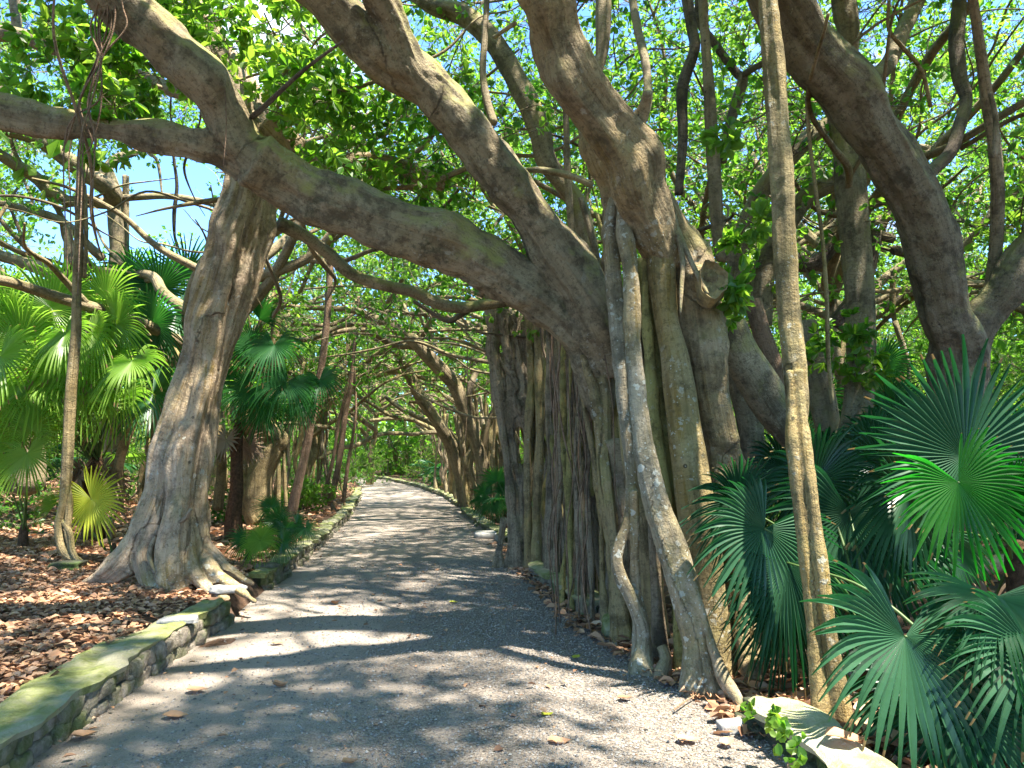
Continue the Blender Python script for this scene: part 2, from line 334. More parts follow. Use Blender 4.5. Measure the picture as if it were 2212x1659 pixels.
# ---------------------------------------------------------------- ground and path
xs = np.concatenate([np.linspace(-120, -16, 14), np.arange(-15, 12, .16), np.linspace(13, 120, 14)])
ys = np.concatenate([np.linspace(-60, -2, 8), np.arange(-1, 30, .2), np.arange(30, 60, 1.), np.linspace(62, 300, 12)])
X, Y = np.meshgrid(xs, ys); Z = zg(X, Y)+.02*snoise(np.stack([X, Y, X*0], -1), 4, 2.2)
nx = len(xs); ii, jj = np.meshgrid(np.arange(len(ys)-1), np.arange(nx-1), indexing='ij'); b = (ii*nx+jj).ravel()
gr = mesh_obj('ground', np.stack([X, Y, Z], -1).reshape(-1, 3), [np.stack([b, b+1, b+nx+1, b+nx], 1)], M['floor']); tag(gr, kind='structure')
ys = np.concatenate([np.arange(.8, 20, .08), np.arange(20, 58, .4)]); us = np.linspace(0, 1, 50)
Yp = np.repeat(ys[:, None], 50, 1); Xp = lx(Yp)-.02+(rx(Yp)+.22-lx(Yp)+.02)*us[None]
Zp = .0+.012*snoise(np.stack([Xp, Yp, Xp*0], -1), 8, 2.5)+.02*np.sin(us*math.pi)[None]-.006
ii, jj = np.meshgrid(np.arange(len(ys)-1), np.arange(49), indexing='ij'); b = (ii*50+jj).ravel()
pa = mesh_obj('path', np.stack([Xp, Yp, Zp], -1).reshape(-1, 3), [np.stack([b, b+1, b+51, b+50], 1)], M['path'], attrs={'ac': np.repeat(us[None], len(ys), 0).ravel()}); tag(pa, kind='structure')

def leaves(Pc, Ax, Nr, Ls, ratio=.5, fold=.18, simple_=False):
    """numpy arrays -> verts and faces of folded obovate leaves"""
    Ax = Ax/np.linalg.norm(Ax, axis=1)[:, None]; Sd = np.cross(Ax, Nr); Sd /= np.linalg.norm(Sd, axis=1)[:, None]+1e-9
    Nn = np.cross(Sd, Ax); n = len(Pc); Lm = Ls[:, None]; W = Lm*ratio*.5
    if simple_:
        V = np.stack([Pc, Pc+Ax*Lm*.55+Sd*W*1.1+Nn*W*fold, Pc+Ax*Lm, Pc+Ax*Lm*.55-Sd*W*1.1+Nn*W*fold], 1).reshape(-1, 3)
        return V, [np.arange(n*4).reshape(-1, 4)], 4
    up = Nn*W*fold*2
    V = np.stack([Pc, Pc+Ax*Lm*.32+Sd*W*.8+up*.8, Pc+Ax*Lm*.72+Sd*W*.92+up, Pc+Ax*Lm-Nn*W*.2, Pc+Ax*Lm*.72-Sd*W*.92+up, Pc+Ax*Lm*.32-Sd*W*.8+up*.8], 1).reshape(-1, 3)
    b = np.arange(n)[:, None]*6
    return V, [np.vstack([b+np.array([[0, 1, 2, 3]]), b+np.array([[0, 3, 4, 5]])])], 6
def unit(v): return v/(np.linalg.norm(v, axis=-1, keepdims=True)+1e-9)

# ---------------------------------------------------------------- leaf litter, gravel, fallen leaves
def litter(n, y0, y1, size, seed, xmax=7, side=-1):
    r = np.random.default_rng(seed); y = y0+(y1-y0)*r.random(n)**1.4
    if side < 0: x = lx(y)-.22-r.random(n)**.85*xmax
    else: x = rx(y)+.05+r.random(n)**1.3*xmax
    z = zg(x, y)+.02+r.random(n)*.035
    a = r.random(n)*6.28; ax = np.stack([np.cos(a), np.sin(a), r.normal(0, .16, n)], 1); nr = unit(np.stack([r.normal(0, .3, n), r.normal(0, .3, n), np.ones(n)], 1))
    return np.stack([x, y, z], 1), ax, nr, size*(.5+.9*r.random(n)), np.clip(r.normal(.52, .24, n), 0, 1)
def litter_obj(name, args, label, **k):
    L_ = [litter(*a, **kk) for a, kk in args]
    Pc, Ax, Nr, Ls, R = [np.concatenate([l[i] for l in L_]) for i in range(5)]
    V, Fc, kv = leaves(Pc, Ax, Nr, Ls, .58, .22); o = mesh_obj(name, V, Fc, M['dead'], attrs={'rnd': np.repeat(R, kv)}, smooth=False)
    return tag(o, label, 'leaf litter', kind='stuff')
litter_obj('leaf_litter', [((64000, 2.2, 12, .074, 1), dict(xmax=6)), ((26000, 9, 34, .13, 2), dict(xmax=12))], 'thick bed of dry brown leaves covering the raised bank left of the path')
litter_obj('leaf_litter', [((900, 3, 9, .13, 3), dict(xmax=1.0, side=1)), ((5000, 3, 34, .14, 5), dict(xmax=8, side=1))], 'drift of dry brown leaves around the root feet right of the path')
def strip(n, y0, y1, u0, u1, size, seed):
    r = np.random.default_rng(seed); y = y0+(y1-y0)*r.random(n)**1.4; x = rx(y)+u0+(u1-u0)*r.random(n) if u0 > -2 else lx(y)+(rx(y)-lx(y))*r.random(n)
    a = r.random(n)*6.28; ax = np.stack([np.cos(a), np.sin(a), r.normal(0, .12, n)], 1); nr = unit(np.stack([r.normal(0, .3, n), r.normal(0, .3, n), np.ones(n)], 1))
    return np.stack([x, y, .012*snoise(np.stack([x, y, x*0], -1), 8, 2.5)+.018+.02*r.random(n)], 1), ax, nr, size*(.4+r.random(n)), np.clip(r.normal(.5, .25, n), 0, 1)
for a_, lab in (((1500, 4.3, 13, -.22, .5, .10, 41), 'orange brown leaves drifted against the feet of the prop roots'), ((900, 3, 16, -9, 0, .022, 42), 'tiny bits of leaf and twig sprinkled over the path'), ((260, 3, 16, -9, 0, .05, 43), 'scraps of dry leaf lying here and there along the path')):
    Pc, Ax, Nr, Ls, R = strip(*a_); V, Fc, kv = leaves(Pc, Ax, Nr, Ls, .6, .25); tag(mesh_obj('leaf_litter', V, Fc, M['dead'], attrs={'rnd': np.repeat(R, kv)}, smooth=False), lab, 'leaf litter', kind='stuff')
def pebbles(n, seed, y0, y1, side):
    r = np.random.default_rng(seed); y = y0+(y1-y0)*r.random(n)**1.5; u = r.random(n)
    u = 1-(1-u)*(.25+.75*r.random(n)) if side else u
    x = lx(y)+.05+(rx(y)+.2-lx(y)-.05)*u; s = (.004+.006*r.random(n)**2)*(1+.25*(y/5)); 
    zz = .012*snoise(np.stack([x, y, x*0], -1), 8, 2.5)+.02*np.sin(np.clip(u, 0, 1)*math.pi)-.006
    o6 = np.array([(1, 0, 0), (0, 1, 0), (-1, 0, 0), (0, -1, 0), (0, 0, .75), (0, 0, -.75)])
    V = o6[None]*(.65+.7*r.random((n, 6, 1)))*s[:, None, None]; a = r.random(n)*6.28; ca, sa = np.cos(a)[:, None], np.sin(a)[:, None]
    V = np.stack([V[..., 0]*ca-V[..., 1]*sa, V[..., 0]*sa+V[..., 1]*ca, V[..., 2]], -1)+np.stack([x, y, zz+s*.3], 1)[:, None]
    T = np.array([(0, 1, 4), (1, 2, 4), (2, 3, 4), (3, 0, 4)]); Fc = (np.arange(n)[:, None, None]*6+T[None]).reshape(-1, 3)
    return V.reshape(-1, 3), Fc, np.repeat(np.clip(r.normal(.42, .28, n), 0, 1), 6)
V1, F1, R1 = pebbles(30000, 5, 2.6, 11, True); V2, F2, R2 = pebbles(7000, 6, 2.6, 9, False)
tag(mesh_obj('gravel', np.vstack([V1, V2]), [np.vstack([F1, F2+len(V1)])], M['pebble'], attrs={'rnd': np.concatenate([R1, R2])}, smooth=False), 'loose grey gravel lying on the path, thickest on its right side', 'gravel', kind='stuff')
def fallen(x, y, size, rnd, label, mat='dead', rot=0., tilt=.3, z=0.):
    p = G(x, y, z); r = np.random.default_rng(int(x*7+y)); n = 9
    t = np.linspace(0, 1, n); wdt = np.sin(np.clip(t*1.02, 0, 1)**.8*math.pi)**.8*.33*size+.002
    c, s = math.cos(rot), math.sin(rot); V = []
    for i in range(n):
        for k in (-1, -.5, 0, .5, 1):
            a = (t[i]-.5)*size; b_ = k*wdt[i]; zz = abs(k)**1.5*wdt[i]*tilt+.16*size*tilt*math.cos(t[i]*5+rot)+.012+r.normal(0, .002)
            V.append((p[0]+a*c-b_*s, p[1]+a*s+b_*c, p[2]+.012+max(0, zz)))
    q = [(i*5+j, i*5+j+1, i*5+j+6, i*5+j+5) for i in range(n-1) for j in range(4)]
    o = mesh_obj('fallen_leaf', V, [np.array(q)], M[mat], None, {'rnd': np.full(len(V), rnd)})
    o2 = o.data; off = np.array(p)
    co = np.array(V)-off; o2.vertices.foreach_set('co', co.astype(np.float32).ravel()); o.location = p
    return tag(o, label, 'leaf', 'fallen leaves scattered on the path')
for a in [(605,1487,.10,.45,'curled brown leaf alone in the middle of the near path','dead',.4,.9),
          (378,1554,.15,.55,'flat ochre brown leaf on the path near the left wall','dead',.1,.3),
          (425,1497,.14,.7,'long tan leaf on the path beside the left wall','dead',.05,.2),
          (1182,1552,.08,.5,'small bright yellow green leaf on the gravel','yleaf',.5,.4),
          (1208,1612,.13,.75,'torn tan leaf at the bottom of the path, on gravel','dead',.2,.5),
          (1487,1606,.13,.72,'pale tan leaf lying on gravel left of the right wall','dead',.1,.3),
          (1570,1612,.11,.7,'split tan leaf on gravel closest to the right wall','dead',1.2,.4),
          (1710,1608,.12,.8,'orange tan leaf at the foot of the mossy right wall','dead',.5,.5),
          (1735,1655,.13,.75,'broad tan leaf at the bottom edge by the right wall','dead',.1,.4),
          (1316,1355,.1,.5,'small brown leaf beside the wavy prop root foot','dead',.8,.5),
          (1350,1515,.1,.3,'dark red leaf on gravel in front of the big roots','dead',.2,.3),
          (980,1305,.09,.2,'greenish leaf far along the middle of the path','yleaf',.1,.2),
          (1245,1425,.09,.4,'small green brown leaf on the dark gravel','yleaf',1,.2),
          (725,1307,.1,.25,'dark curled leaf on the sunlit stretch of path','dead',.7,.9),
          (600,1395,.1,.6,'pale leaf by the foot of the left wall','dead',.3,.3),
          (180,1597,.13,.6,'brown leaf in the corner under the left wall','dead',.4,.5),
          (755,1656,.08,.85,'orange leaf cut by the bottom edge of the view','dead',.4,.6)]:
    fallen(*a)
fallen(1828, 1604, .2, .8, 'long orange leaf lying on the pale coping of the right wall', 'dead', -.15, .35, .185)

# ---------------------------------------------------------------- low stone walls
def ico(sub=1):
    import bmesh
    bm = bmesh.new(); bmesh.ops.create_icosphere(bm, subdivisions=sub, radius=1); V = np.array([v.co[:] for v in bm.verts]); Fc = np.array([[v.index for v in f.verts] for f in bm.faces]); bm.free(); return V, Fc
IV, IF = ico(3)
def stones(line, z0, z1, side, seed, rows=2, L0=.2, depth=.16):
    """irregular rounded blocks along a polyline; side = +1 faces +x"""
    r = np.random.default_rng(seed); line = np.array(line); seg = np.concatenate([[0], np.cumsum(np.linalg.norm(np.diff(line, axis=0), axis=1))])
    Vs, Fs, nn = [], [], 0; h = (z1-z0)/rows
    for k in range(rows):
        s = r.random()*.1
        while s < seg[-1]:
            ln = L0*(.55+.9*r.random()); sc = min(s+ln/2, seg[-1]); x = np.interp(sc, seg, line[:, 0]); y = np.interp(sc, seg, line[:, 1])
            x2 = np.interp(sc+.05, seg, line[:, 0]); y2 = np.interp(sc+.05, seg, line[:, 1]); tx, ty = x-x2, y-y2; q = math.hypot(tx, ty) or 1; tx, ty = tx/q, ty/q
            if q == 1: tx, ty = 0, -1
            B = np.sign(IV)*np.abs(IV)**.5; B = B/np.abs(B).max()
            B = B*np.array([ln*.5, depth*.5*(.8+.3*r.random()), h*.56*(.8+.4*r.random())])
            B = B*(1+.20*snoise(IV+r.random(3)*50, int(r.integers(999)), 2.6, 3))[:, None]
            V = np.stack([x+B[:, 0]*tx-B[:, 1]*ty, y+B[:, 0]*ty+B[:, 1]*tx, z0+h*(k+.5)+B[:, 2]], 1)
            V[:, 0] += side*(-.055+r.normal(0, .018)-.02*k)
            Vs.append(V); Fs.append(IF+nn); nn += len(V); s += ln*.97
    return np.vstack(Vs), np.vstack(Fs)
def coping(front, wd, z0, z1, side, seed, rough=.045):
    """slab with ragged edges; front = polyline of the front top edge, wd the width going away from the path"""
    f = np.array(front, float); seg = np.concatenate([[0], np.cumsum(np.linalg.norm(np.diff(f, axis=0), axis=1))]); ss = np.arange(0, seg[-1], .03)
    x = np.interp(ss, seg, f[:, 0]); y = np.interp(ss, seg, f[:, 1]); m = len(ss); n_ = 10
    p = np.stack([ss, ss*0, ss*0], 1)
    e0 = rough*snoise(p, seed, 7, 3)+rough*.8*snoise(p, seed+1, 1.6, 2); e1 = rough*snoise(p, seed+2, 5, 3)+rough*1.4*snoise(p, seed+5, 1.2, 2)
    T = np.gradient(np.stack([x, y], 1), axis=0); T /= np.linalg.norm(T, axis=1)[:, None]; Nn = np.stack([T[:, 1], -T[:, 0]], 1)
    Nn *= np.where(Nn[:, :1]*side > 0, -1, 1)            # pointing away from the path
    u = np.linspace(0, 1, n_); rows = []
    for k in range(n_):
        o = (e0*(1-u[k])+(wd+e1)*u[k]); zz = z1+.016*snoise(np.stack([x+u[k], y, x*0], 1), seed+4, 6, 3)-.012*(k in (0, n_-1))
        rows.append(np.stack([x+Nn[:, 0]*o, y+Nn[:, 1]*o, zz], 1))
    rows.append(np.stack([x+Nn[:, 0]*(wd+e1-.01), y+Nn[:, 1]*(wd+e1-.01), x*0+z0], 1)); rows.append(np.stack([x+Nn[:, 0]*(e0+.02), y+Nn[:, 1]*(e0+.02), x*0+z0+.01*snoise(p, seed+7, 12, 2)], 1))
    V = np.stack(rows, 1); K = n_+2; i = np.arange(m-1)[:, None]*K; j = np.arange(K)[None]; j2 = (j+1) % K
    Q = np.stack([i+j, i+j2, i+K+j2, i+K+j], -1).reshape(-1, 4)
    ends = [np.arange(K)[None], ((m-1)*K+np.arange(K))[None]]
    return V.reshape(-1, 3), [Q]+ends
def wall(label, base, zt, side, seed, cmat='moss', smat='stone', wd=.27, rows=2, over=.02, ch=.05, L0=.2, z0=-.04):
    b = np.array(base); t = thing('stone_wall', label, 'stone wall', (b[len(b)//2][0], b[len(b)//2][1], 0), 'low stone walls edging the path')
    V, Fc = stones(base, z0, zt-ch+.01, side, seed, rows, L0); mesh_obj('stone_face', V, [Fc], M[smat], t)
    fr = [(x+side*over, y) for x, y in base]; V, Fc = coping(fr, wd, zt-ch, zt, side, seed); mesh_obj('coping', V, Fc, M[cmat], t, smooth=False)
    # rubble core behind the face
    V, Fc = coping([(x-side*.07, y) for x, y in base], wd-.08, -.1, zt-ch-.004, side, seed+3, .01); mesh_obj('rubble_core', V, Fc, M['mossdark'], t)
    return t
wall('low rubble wall with mossy green coping, nearest on the left of the path', [(-2.40,1.2),(-2.42,2.6),(-2.46,3.7),(-2.52,4.6),(-2.58,5.6),(-2.62,6.5),(-2.64,7.1)], .235, 1, 21, wd=.30, rows=2, L0=.17, over=.0)
ly = np.arange(8.75, 30, .7); wall('long stone wall beyond the leaning trunk, left of the path', [(float(lx(y))+.02, y) for y in ly], .2, 1, 23, wd=.28, rows=2)
wall('low wall with smooth pale yellow green coping at bottom right', [(1.52,2.2),(1.50,3.0),(1.49,3.45),(1.45,4.0),(1.38,4.48)], .17, -1, 31, 'palecope', 'mossdark', .26, 2, .02, .05, .26)
wall('short mossy wall stretch showing between the thin prop roots', [(.74,7.3),(.60,7.95),(.42,8.8),(.25,9.9)], .17, -1, 33, 'moss', 'stone', .26, 2)
wall('low mossy wall in front of the small palm, right of the path', [(-.2,13.3),(-.5,14.9),(-.86,16.9),(-1.3,19.5)], .15, -1, 35, 'moss', 'stone', .28, 2)
wall('distant thin kerb wall curving left behind the leaning trunks', [(-1.5,21.5),(-2.5,27),(-4.3,34),(-7.0,42),(-10,49)], .14, -1, 36, 'moss', 'stone', .3, 1, L0=.4)
def block(name, x, y, sx, sy, sz, mat, label, cat, seed, rot=0., z=0., sub=.18):
    p = G(x, y, z); B = np.sign(IV)*np.abs(IV)**.45; B /= np.abs(B).max(); B = B*np.array([sx, sy, sz])/2*(1+sub*snoise(IV, seed, 2.5, 3))[:, None]
    c, s = math.cos(rot), math.sin(rot); V = np.stack([B[:, 0]*c-B[:, 1]*s, B[:, 0]*s+B[:, 1]*c, B[:, 2]+sz*.4], 1)
    o = mesh_obj(name, V, [IF], M[mat]); o.location = p; return tag(o, label, cat)
block('stone_block', 1335, 1372, .26, .3, .2, 'moss', 'mossy stub of wall between the front prop roots', 'stone block', 3)
block('paving_block', 1053, 1162, .5, .35, .14, 'rock', 'pale grey square block at the end of the right wall', 'stone block', 4, .2, sub=.05)
block('stone_block', 1098, 1168, .45, .3, .16, 'rock', 'pale block just behind the grey square block on the right', 'stone block', 5, .4, sub=.08)
block('rock', 1580, 1578, .16, .1, .06, 'rock', 'small bluish grey rock lying in front of the right wall', 'rock', 6, .2)
block('stone_slab', 492, 1278, .34, .2, .07, 'rock', 'pale tilted slab at the end of the near left wall', 'stone slab', 8, .5, .22)
block('rock', 385, 1345, .3, .12, .05, 'rock', 'pale flat rock among the dead leaves behind the left wall', 'rock', 9, .3, .22)
block('rock', 148, 1236, .36, .3, .14, 'mossdark', 'dark mossy rock beside the foot of the left buttress root', 'rock', 10, .2, .22)
block('stone_block', 578, 1258, .35, .3, .26, 'stone', 'mossy block under the root at the start of the long left wall', 'stone block', 12, .2, 0)

# ---------------------------------------------------------------- sprays of leaves (twig with whorls), reused in numpy
def spray_proto(seed, nside=7, L0=1.0, leaf=.11, nw=6):
    r = np.random.default_rng(seed); tw = []; LP, LA, LN, LL = [], [], [], []
    def whorl(p, d, k):
        for i in range(k):
            a = r.random()*6.28; o = unit(np.cross(d, r.normal(size=3))); o2 = np.cross(d, o)
            ax = unit(d*(.15+.5*r.random())+(o*math.cos(a)+o2*math.sin(a))+np.array([0, 0, -.15])); nn = unit(np.array([0, 0, 1.])+.55*r.normal(size=3)+d*.3)
            LP.append(p+ax*.015); LA.append(ax); LN.append(nn); LL.append(leaf*(.65+.6*r.random()))
    c = [np.zeros(3)]; d = unit(np.array([1., 0, .15])); pts = [np.append(c[0], .009)]
    for i in range(7):
        d = unit(d+r.normal(0, .22, 3)); c.append(c[-1]+d*L0/7); pts.append(np.append(c[-1], .009*(1-i/8)))
    tw.append(pts); whorl(c[-1], d, nw)
    for k in range(nside):
        i = r.integers(1, 7); b = c[i]; dd = unit(r.normal(size=3)*np.array([.6, 1, .55])+np.array([.5, 0, .15])); q = [np.append(b, .005)]; e = b
        for j in range(3): dd = unit(dd+r.normal(0, .3, 3)); e = e+dd*L0*.13*(.6+.8*r.random()); q.append(np.append(e, .004-.001*j)); 
        if r.random() < .6: whorl(e-dd*.06, dd, nw//3)
        tw.append(q); whorl(e, dd, nw)
    ps = [tube(p, 3, .12, 0, 1, False) for p in tw]; V, Q, T, a = merge(ps)
    return dict(P=np.array(LP), A=np.array(LA), N=np.array(LN), L=np.array(LL), TV=V, TQ=Q)
PR = [spray_proto(100+i, 9, 1.0, .095, 6) for i in range(8)]
PRN = [spray_proto(200+i, 8, .9, .115, 7) for i in range(5)]
def rotm(yaw, pitch, roll):
    cy_, sy_, cp_, sp_, cr_, sr_ = math.cos(yaw), math.sin(yaw), math.cos(pitch), math.sin(pitch), math.cos(roll), math.sin(roll)
    Rz = np.array([[cy_, -sy_, 0], [sy_, cy_, 0], [0, 0, 1]]); Ry = np.array([[cp_, 0, -sp_], [0, 1, 0], [sp_, 0, cp_]]); Rx = np.array([[1, 0, 0], [0, cr_, -sr_], [0, sr_, cr_]])
    return Rz@Ry@Rx
def crown(name, places, mats, parent, seed, protos=PR, far=False, keep=1.0, lsize=1.0, kind=None, twigs=True):
    """places: rows x,y,z,scale"""
    r = np.random.default_rng(seed); LP, LA, LN, LL, LR, TV, TQ, nt_ = [], [], [], [], [], [], [], 0
    for (x, y, z, s) in places:
        pr = protos[r.integers(len(protos))]; R = rotm(r.random()*6.28, r.normal(0, .35), r.normal(0, .4)); k = slice(None)
        if keep < 1: k = r.random(len(pr['P'])) < keep
        LP.append(pr['P'][k]@R.T*s+np.array([x, y, z])); LA.append(pr['A'][k]@R.T); LN.append(pr['N'][k]@R.T); LL.append(pr['L'][k]*(s if far else 1)*lsize)
        LR.append(np.clip(r.normal(.42, .26)+r.normal(0, .22, len(LP[-1])), 0, 1))
        if twigs:
            TV.append(pr['TV']@R.T*s+np.array([x, y, z])); TQ.append(pr['TQ']+nt_); nt_ += len(pr['TV'])
    LP, LA, LN, LL, LR = map(np.concatenate, (LP, LA, LN, LL, LR)); LN = unit(LN)
    V, Fc, kv = leaves(LP, LA, LN, LL, .55, .2, simple_=far); nl = len(V); nf = len(Fc[0]); rn = np.repeat(LR, kv)
    if twigs:
        TV = np.vstack(TV); TQ = np.vstack(TQ)+nl; V = np.vstack([V, TV]); Fc = [np.vstack([Fc[0], TQ])]; rn = np.concatenate([rn, np.zeros(len(TV))])
        mi = np.concatenate([np.zeros(nf), np.ones(len(TQ))])
    else: mi = np.zeros(nf)
    return mesh_obj(name, V, Fc, mats, parent, {'rnd': rn, 'al': rn}, mi, smooth=False)


# ---------------------------------------------------------------- the big banyan on the right of the path
t = thing('banyan_tree', 'huge banyan right of the path, limbs arching over it, dozens of fused prop roots', 'tree', (1.9, 5.9, 0))
BM = t
fused('trunk', [
    pxd(4.9, 5.9, [(1150,-70,112),(1183,5,122),(1200,80,120),(1235,171,118),(1285,235,112),(1324,285,120),(1360,345,130),(1385,420,122),(1420,500,95),(1440,560,78)]),
    pxd(5.9, 6.0, [(1350,330,110),(1400,420,110),(1470,520,85),(1500,600,95),(1512,696,110),(1525,799,100),(1540,902,96),(1566,1038,96),(1560,1200,115),(1560,1350,125),(1568,1500,150)]),
    pxd(6.0, 6.1, [(1270,230,60),(1290,320,75),(1320,400,70),(1330,470,50),(1330,560,34)]),
    pxd(6.0, 5.6, [(1500,540,60),(1512,600,64),(1530,605,66),(1540,604,58)]),
    pxd(5.9, 5.3, [(1590,1000,30),(1600,1200,40),(1612,1350,34),(1628,1480,30)]),
  ], M['trunk'], t, voxel=.017, smooth=5, lobe=.16, seed=4, disp=.02,
  knots=[(P(1150,40,4.75)[0], .12, .05), (P(1571,990,5.65)[0], .05, .03), (P(1330,340,5.5)[0], .05, .02)])
fused('limb', [
    pxd(7.1, 5.9, [(1300,900,52),(1278,800,78),(1240,712,98),(1160,640,112),(1085,592,118),(985,532,116),(850,490,108),(700,430,114),(600,375,116),(545,340,125)]),
    pxd(5.95, 5.5, [(560,350,105),(480,325,82),(420,312,66),(300,290,60),(200,277,58),(100,262,62),(0,240,72),(-90,205,76)]),
    pxd(5.95, 5.2, [(545,350,110),(510,300,104),(478,235,95),(440,178,98),(355,100,102),(263,10,102),(190,-70,100)]),
    pxd(6.6, 6.7, [(1030,560,30),(1042,610,18),(1040,640,10)]),
  ], M['limb'], t, voxel=.018, smooth=5, lobe=.16, seed=8, disp=.022,
  knots=[(P(640,380,5.7)[0], .05, -.05), (P(740,405,5.8)[0], .08, .04), (P(320,285,5.3)[0], .06, .035), (P(130,258,5.3)[0], .05, .03), (P(880,470,6)[0], .06, .03)])
fused('limb', [
    pxd(6.9, 5.4, [(1335,800,80),(1312,725,118),(1260,625,122),(1182,513,115),(1130,440,108),(1092,400,108),(1044,325,104),(984,239,100),(920,175,104),(840,120,98),(803,95,92),(736,27,86),(680,-30,86),(630,-70,84)]),
    pxd(6.0, 5.3, [(930,200,70),(893,147,72),(850,60,66),(815,-10,68),(785,-70,68)]),
  ], M['limb'], t, voxel=.018, smooth=5, lobe=.17, seed=15, disp=.022,
  knots=[(P(738,35,5.2)[0], .09, .05), (P(860,160,5.5)[0], .08, -.06), (P(1160,540,6.2)[0], .07, .03)])
_q = np.random.default_rng(3); _V = []; _F = []; _c, _k = P(1541, 600, 5.47)
for _i in range(6):
    for _j in range(28):
        _a = 6.2832*_j/28; _r = (1-_i/5.5)*(1+.10*math.sin(3*_a+1)+.05*math.sin(7*_a)); _V.append((_c[0]+math.cos(_a)*30*_k*_r*(1-.25*math.sin(_a)), _c[1]+.03*(_i > 0)+.02*_i+.006*_q.normal()+.05*math.sin(_a), _c[2]+math.sin(_a)*44*_k*_r))
        if _i: _b = (_i-1)*28; _F.append((_b+_j, _b+(_j+1) % 28, _b+28+(_j+1) % 28, _b+28+_j))
for _j in range(28): _V.append((_V[_j][0], _V[_j][1]+.16, _V[_j][2]-.05)); _b = 6*28; _F.append((_b+_j, _b+(_j+1) % 28, (_j+1) % 28, _j))
mesh_obj('stump_face', _V, [np.array(_F)], M['wood'], t, smooth=False)
def root(name, rows, d0, d1, mat='root', lobe=.16, par=None, wob=0.01, seed=None):
    pp = pxd(d0, d1, rows)
    if name == 'prop_root' and pp[-1][2] < .6: e = pp[-1]; pp[-1] = (*e[:3], e[3]*1.2); pp.append((e[0], e[1], min(e[2], 0)-.10, e[3]*1.5))
    V, Q, T, a, _ = tube(pp, 12, .06, lobe, seed if seed is not None else int(rows[0][0]*3+rows[-1][1]), True, wob)
    return mesh_obj(name, V, [Q, T], M[mat], par if par is not None else BM, {'al': a})
def webr(rows, d0, d1, thin=.76):
    if rows[0][0] < 1300: rows = [(a, b_, c*thin) for a, b_, c in rows]
    pp = pxd(d0, d1, rows)
    if pp[-1][2] < .6: e = pp[-1]; pp[-1] = (*e[:3], e[3]*1.3); pp.append((e[0]+.01, e[1]-.03, min(e[2], 0)-.10, e[3]*1.8))
    return pp
R_ = lambda rows, d0, d1, mat='root', **k: root('prop_root', rows, d0, d1, mat, **k)
R_([(1412,430,40),(1425,520,58),(1432,628,54),(1440,700,50),(1456,770,58),(1470,850,68),(1482,950,74),(1498,1050,80),(1512,1150,84),(1524,1300,84),(1530,1450,90)], 5.85, 5.55, 'ochre', lobe=.13, seed=14)
fused('prop_root', [webr([(1350,400,20),(1326,440,26),(1320,520,30),(1327,628,34),(1336,740,31),(1340,799,31),(1348,902,30),(1362,1004,32),(1362,1060,28),(1358,1114,24),(1338,1175,24),(1331,1210,26),(1342,1250,29),(1362,1290,31),(1385,1353,35),(1386,1400,36),(1384,1440,44)], 6.0, 5.6),
  webr([(1366,1060,20),(1370,1131,22),(1371,1200,19),(1375,1285,25),(1384,1350,26)], 5.75, 5.75)], M['lichen'], t, voxel=.010, smooth=3, lobe=.12, seed=2, disp=.006, flute=.007)
fused('prop_root', [webr([(1375,380,24),(1352,430,28),(1348,490,34),(1360,560,36),(1364,628,33),(1366,731,34),(1375,833,38),(1382,902,42),(1397,1004,50),(1424,1107,56),(1455,1190,60),(1484,1285,66),(1503,1388,64),(1512,1480,74)], 5.85, 5.15),
  webr([(1415,1040,18),(1440,1114,22),(1485,1234,22),(1518,1319,22),(1542,1405,24),(1566,1470,28),(1592,1508,26),(1600,1530,14)], 5.4, 4.75)], M['lichen'], t, voxel=.011, smooth=3, lobe=.12, seed=3, disp=.007, flute=.009)
fused('prop_root', [webr([(1400,560,20),(1396,650,20),(1402,765,20),(1408,902,28),(1417,970,27),(1428,1038,24),(1440,1110,20)], 5.9, 5.7),
  webr([(1415,640,26),(1420,760,26),(1425,880,22),(1440,1000,24),(1452,1120,30),(1462,1260,30),(1470,1400,36),(1472,1470,40)], 6.0, 5.6)], M['root3'], t, voxel=.016, smooth=3, lobe=.2, seed=1419, disp=.010, flute=.012)
fused('prop_root', [webr([(1288,770,46),(1300,830,42),(1306,930,40),(1310,1020,36),(1322,1120,36),(1334,1240,40),(1345,1345,46)], 6.9, 6.5),
  webr([(1262,765,26),(1283,850,27),(1296,950,29),(1303,1050,25),(1312,1150,25),(1322,1250,28),(1330,1350,32)], 6.8, 6.7),
  webr([(1245,720,30),(1255,800,24),(1262,880,22),(1280,980,20),(1296,1100,20),(1300,1220,22),(1308,1340,26)], 7.1, 7.0)], M['root'], t, voxel=.016, smooth=3, lobe=.2, seed=1308, disp=.010, flute=.012)
fused('prop_root', [webr([(1217,735,18),(1216,850,17),(1217,950,21),(1225,1050,23),(1231,1130,20),(1216,1230,19),(1213,1300,24)], 8.0, 8.0),
  webr([(1233,760,14),(1231,900,14),(1230,1050,18),(1232,1180,17),(1235,1314,22)], 7.7, 7.7)], M['root3'], t, voxel=.016, smooth=3, lobe=.2, seed=1236, disp=.010, flute=.012)
fused('prop_root', [webr([(1187,700,24),(1190,800,30),(1186,900,26),(1190,1000,26),(1188,1100,30),(1186,1255,30)], 9.3, 9.3),
  webr([(1200,705,20),(1205,800,20),(1206,920,18),(1210,1040,22),(1203,1140,20),(1200,1265,22)], 9.0, 9.0)], M['root2'], t, voxel=.016, smooth=3, lobe=.2, seed=1206, disp=.010, flute=.012)
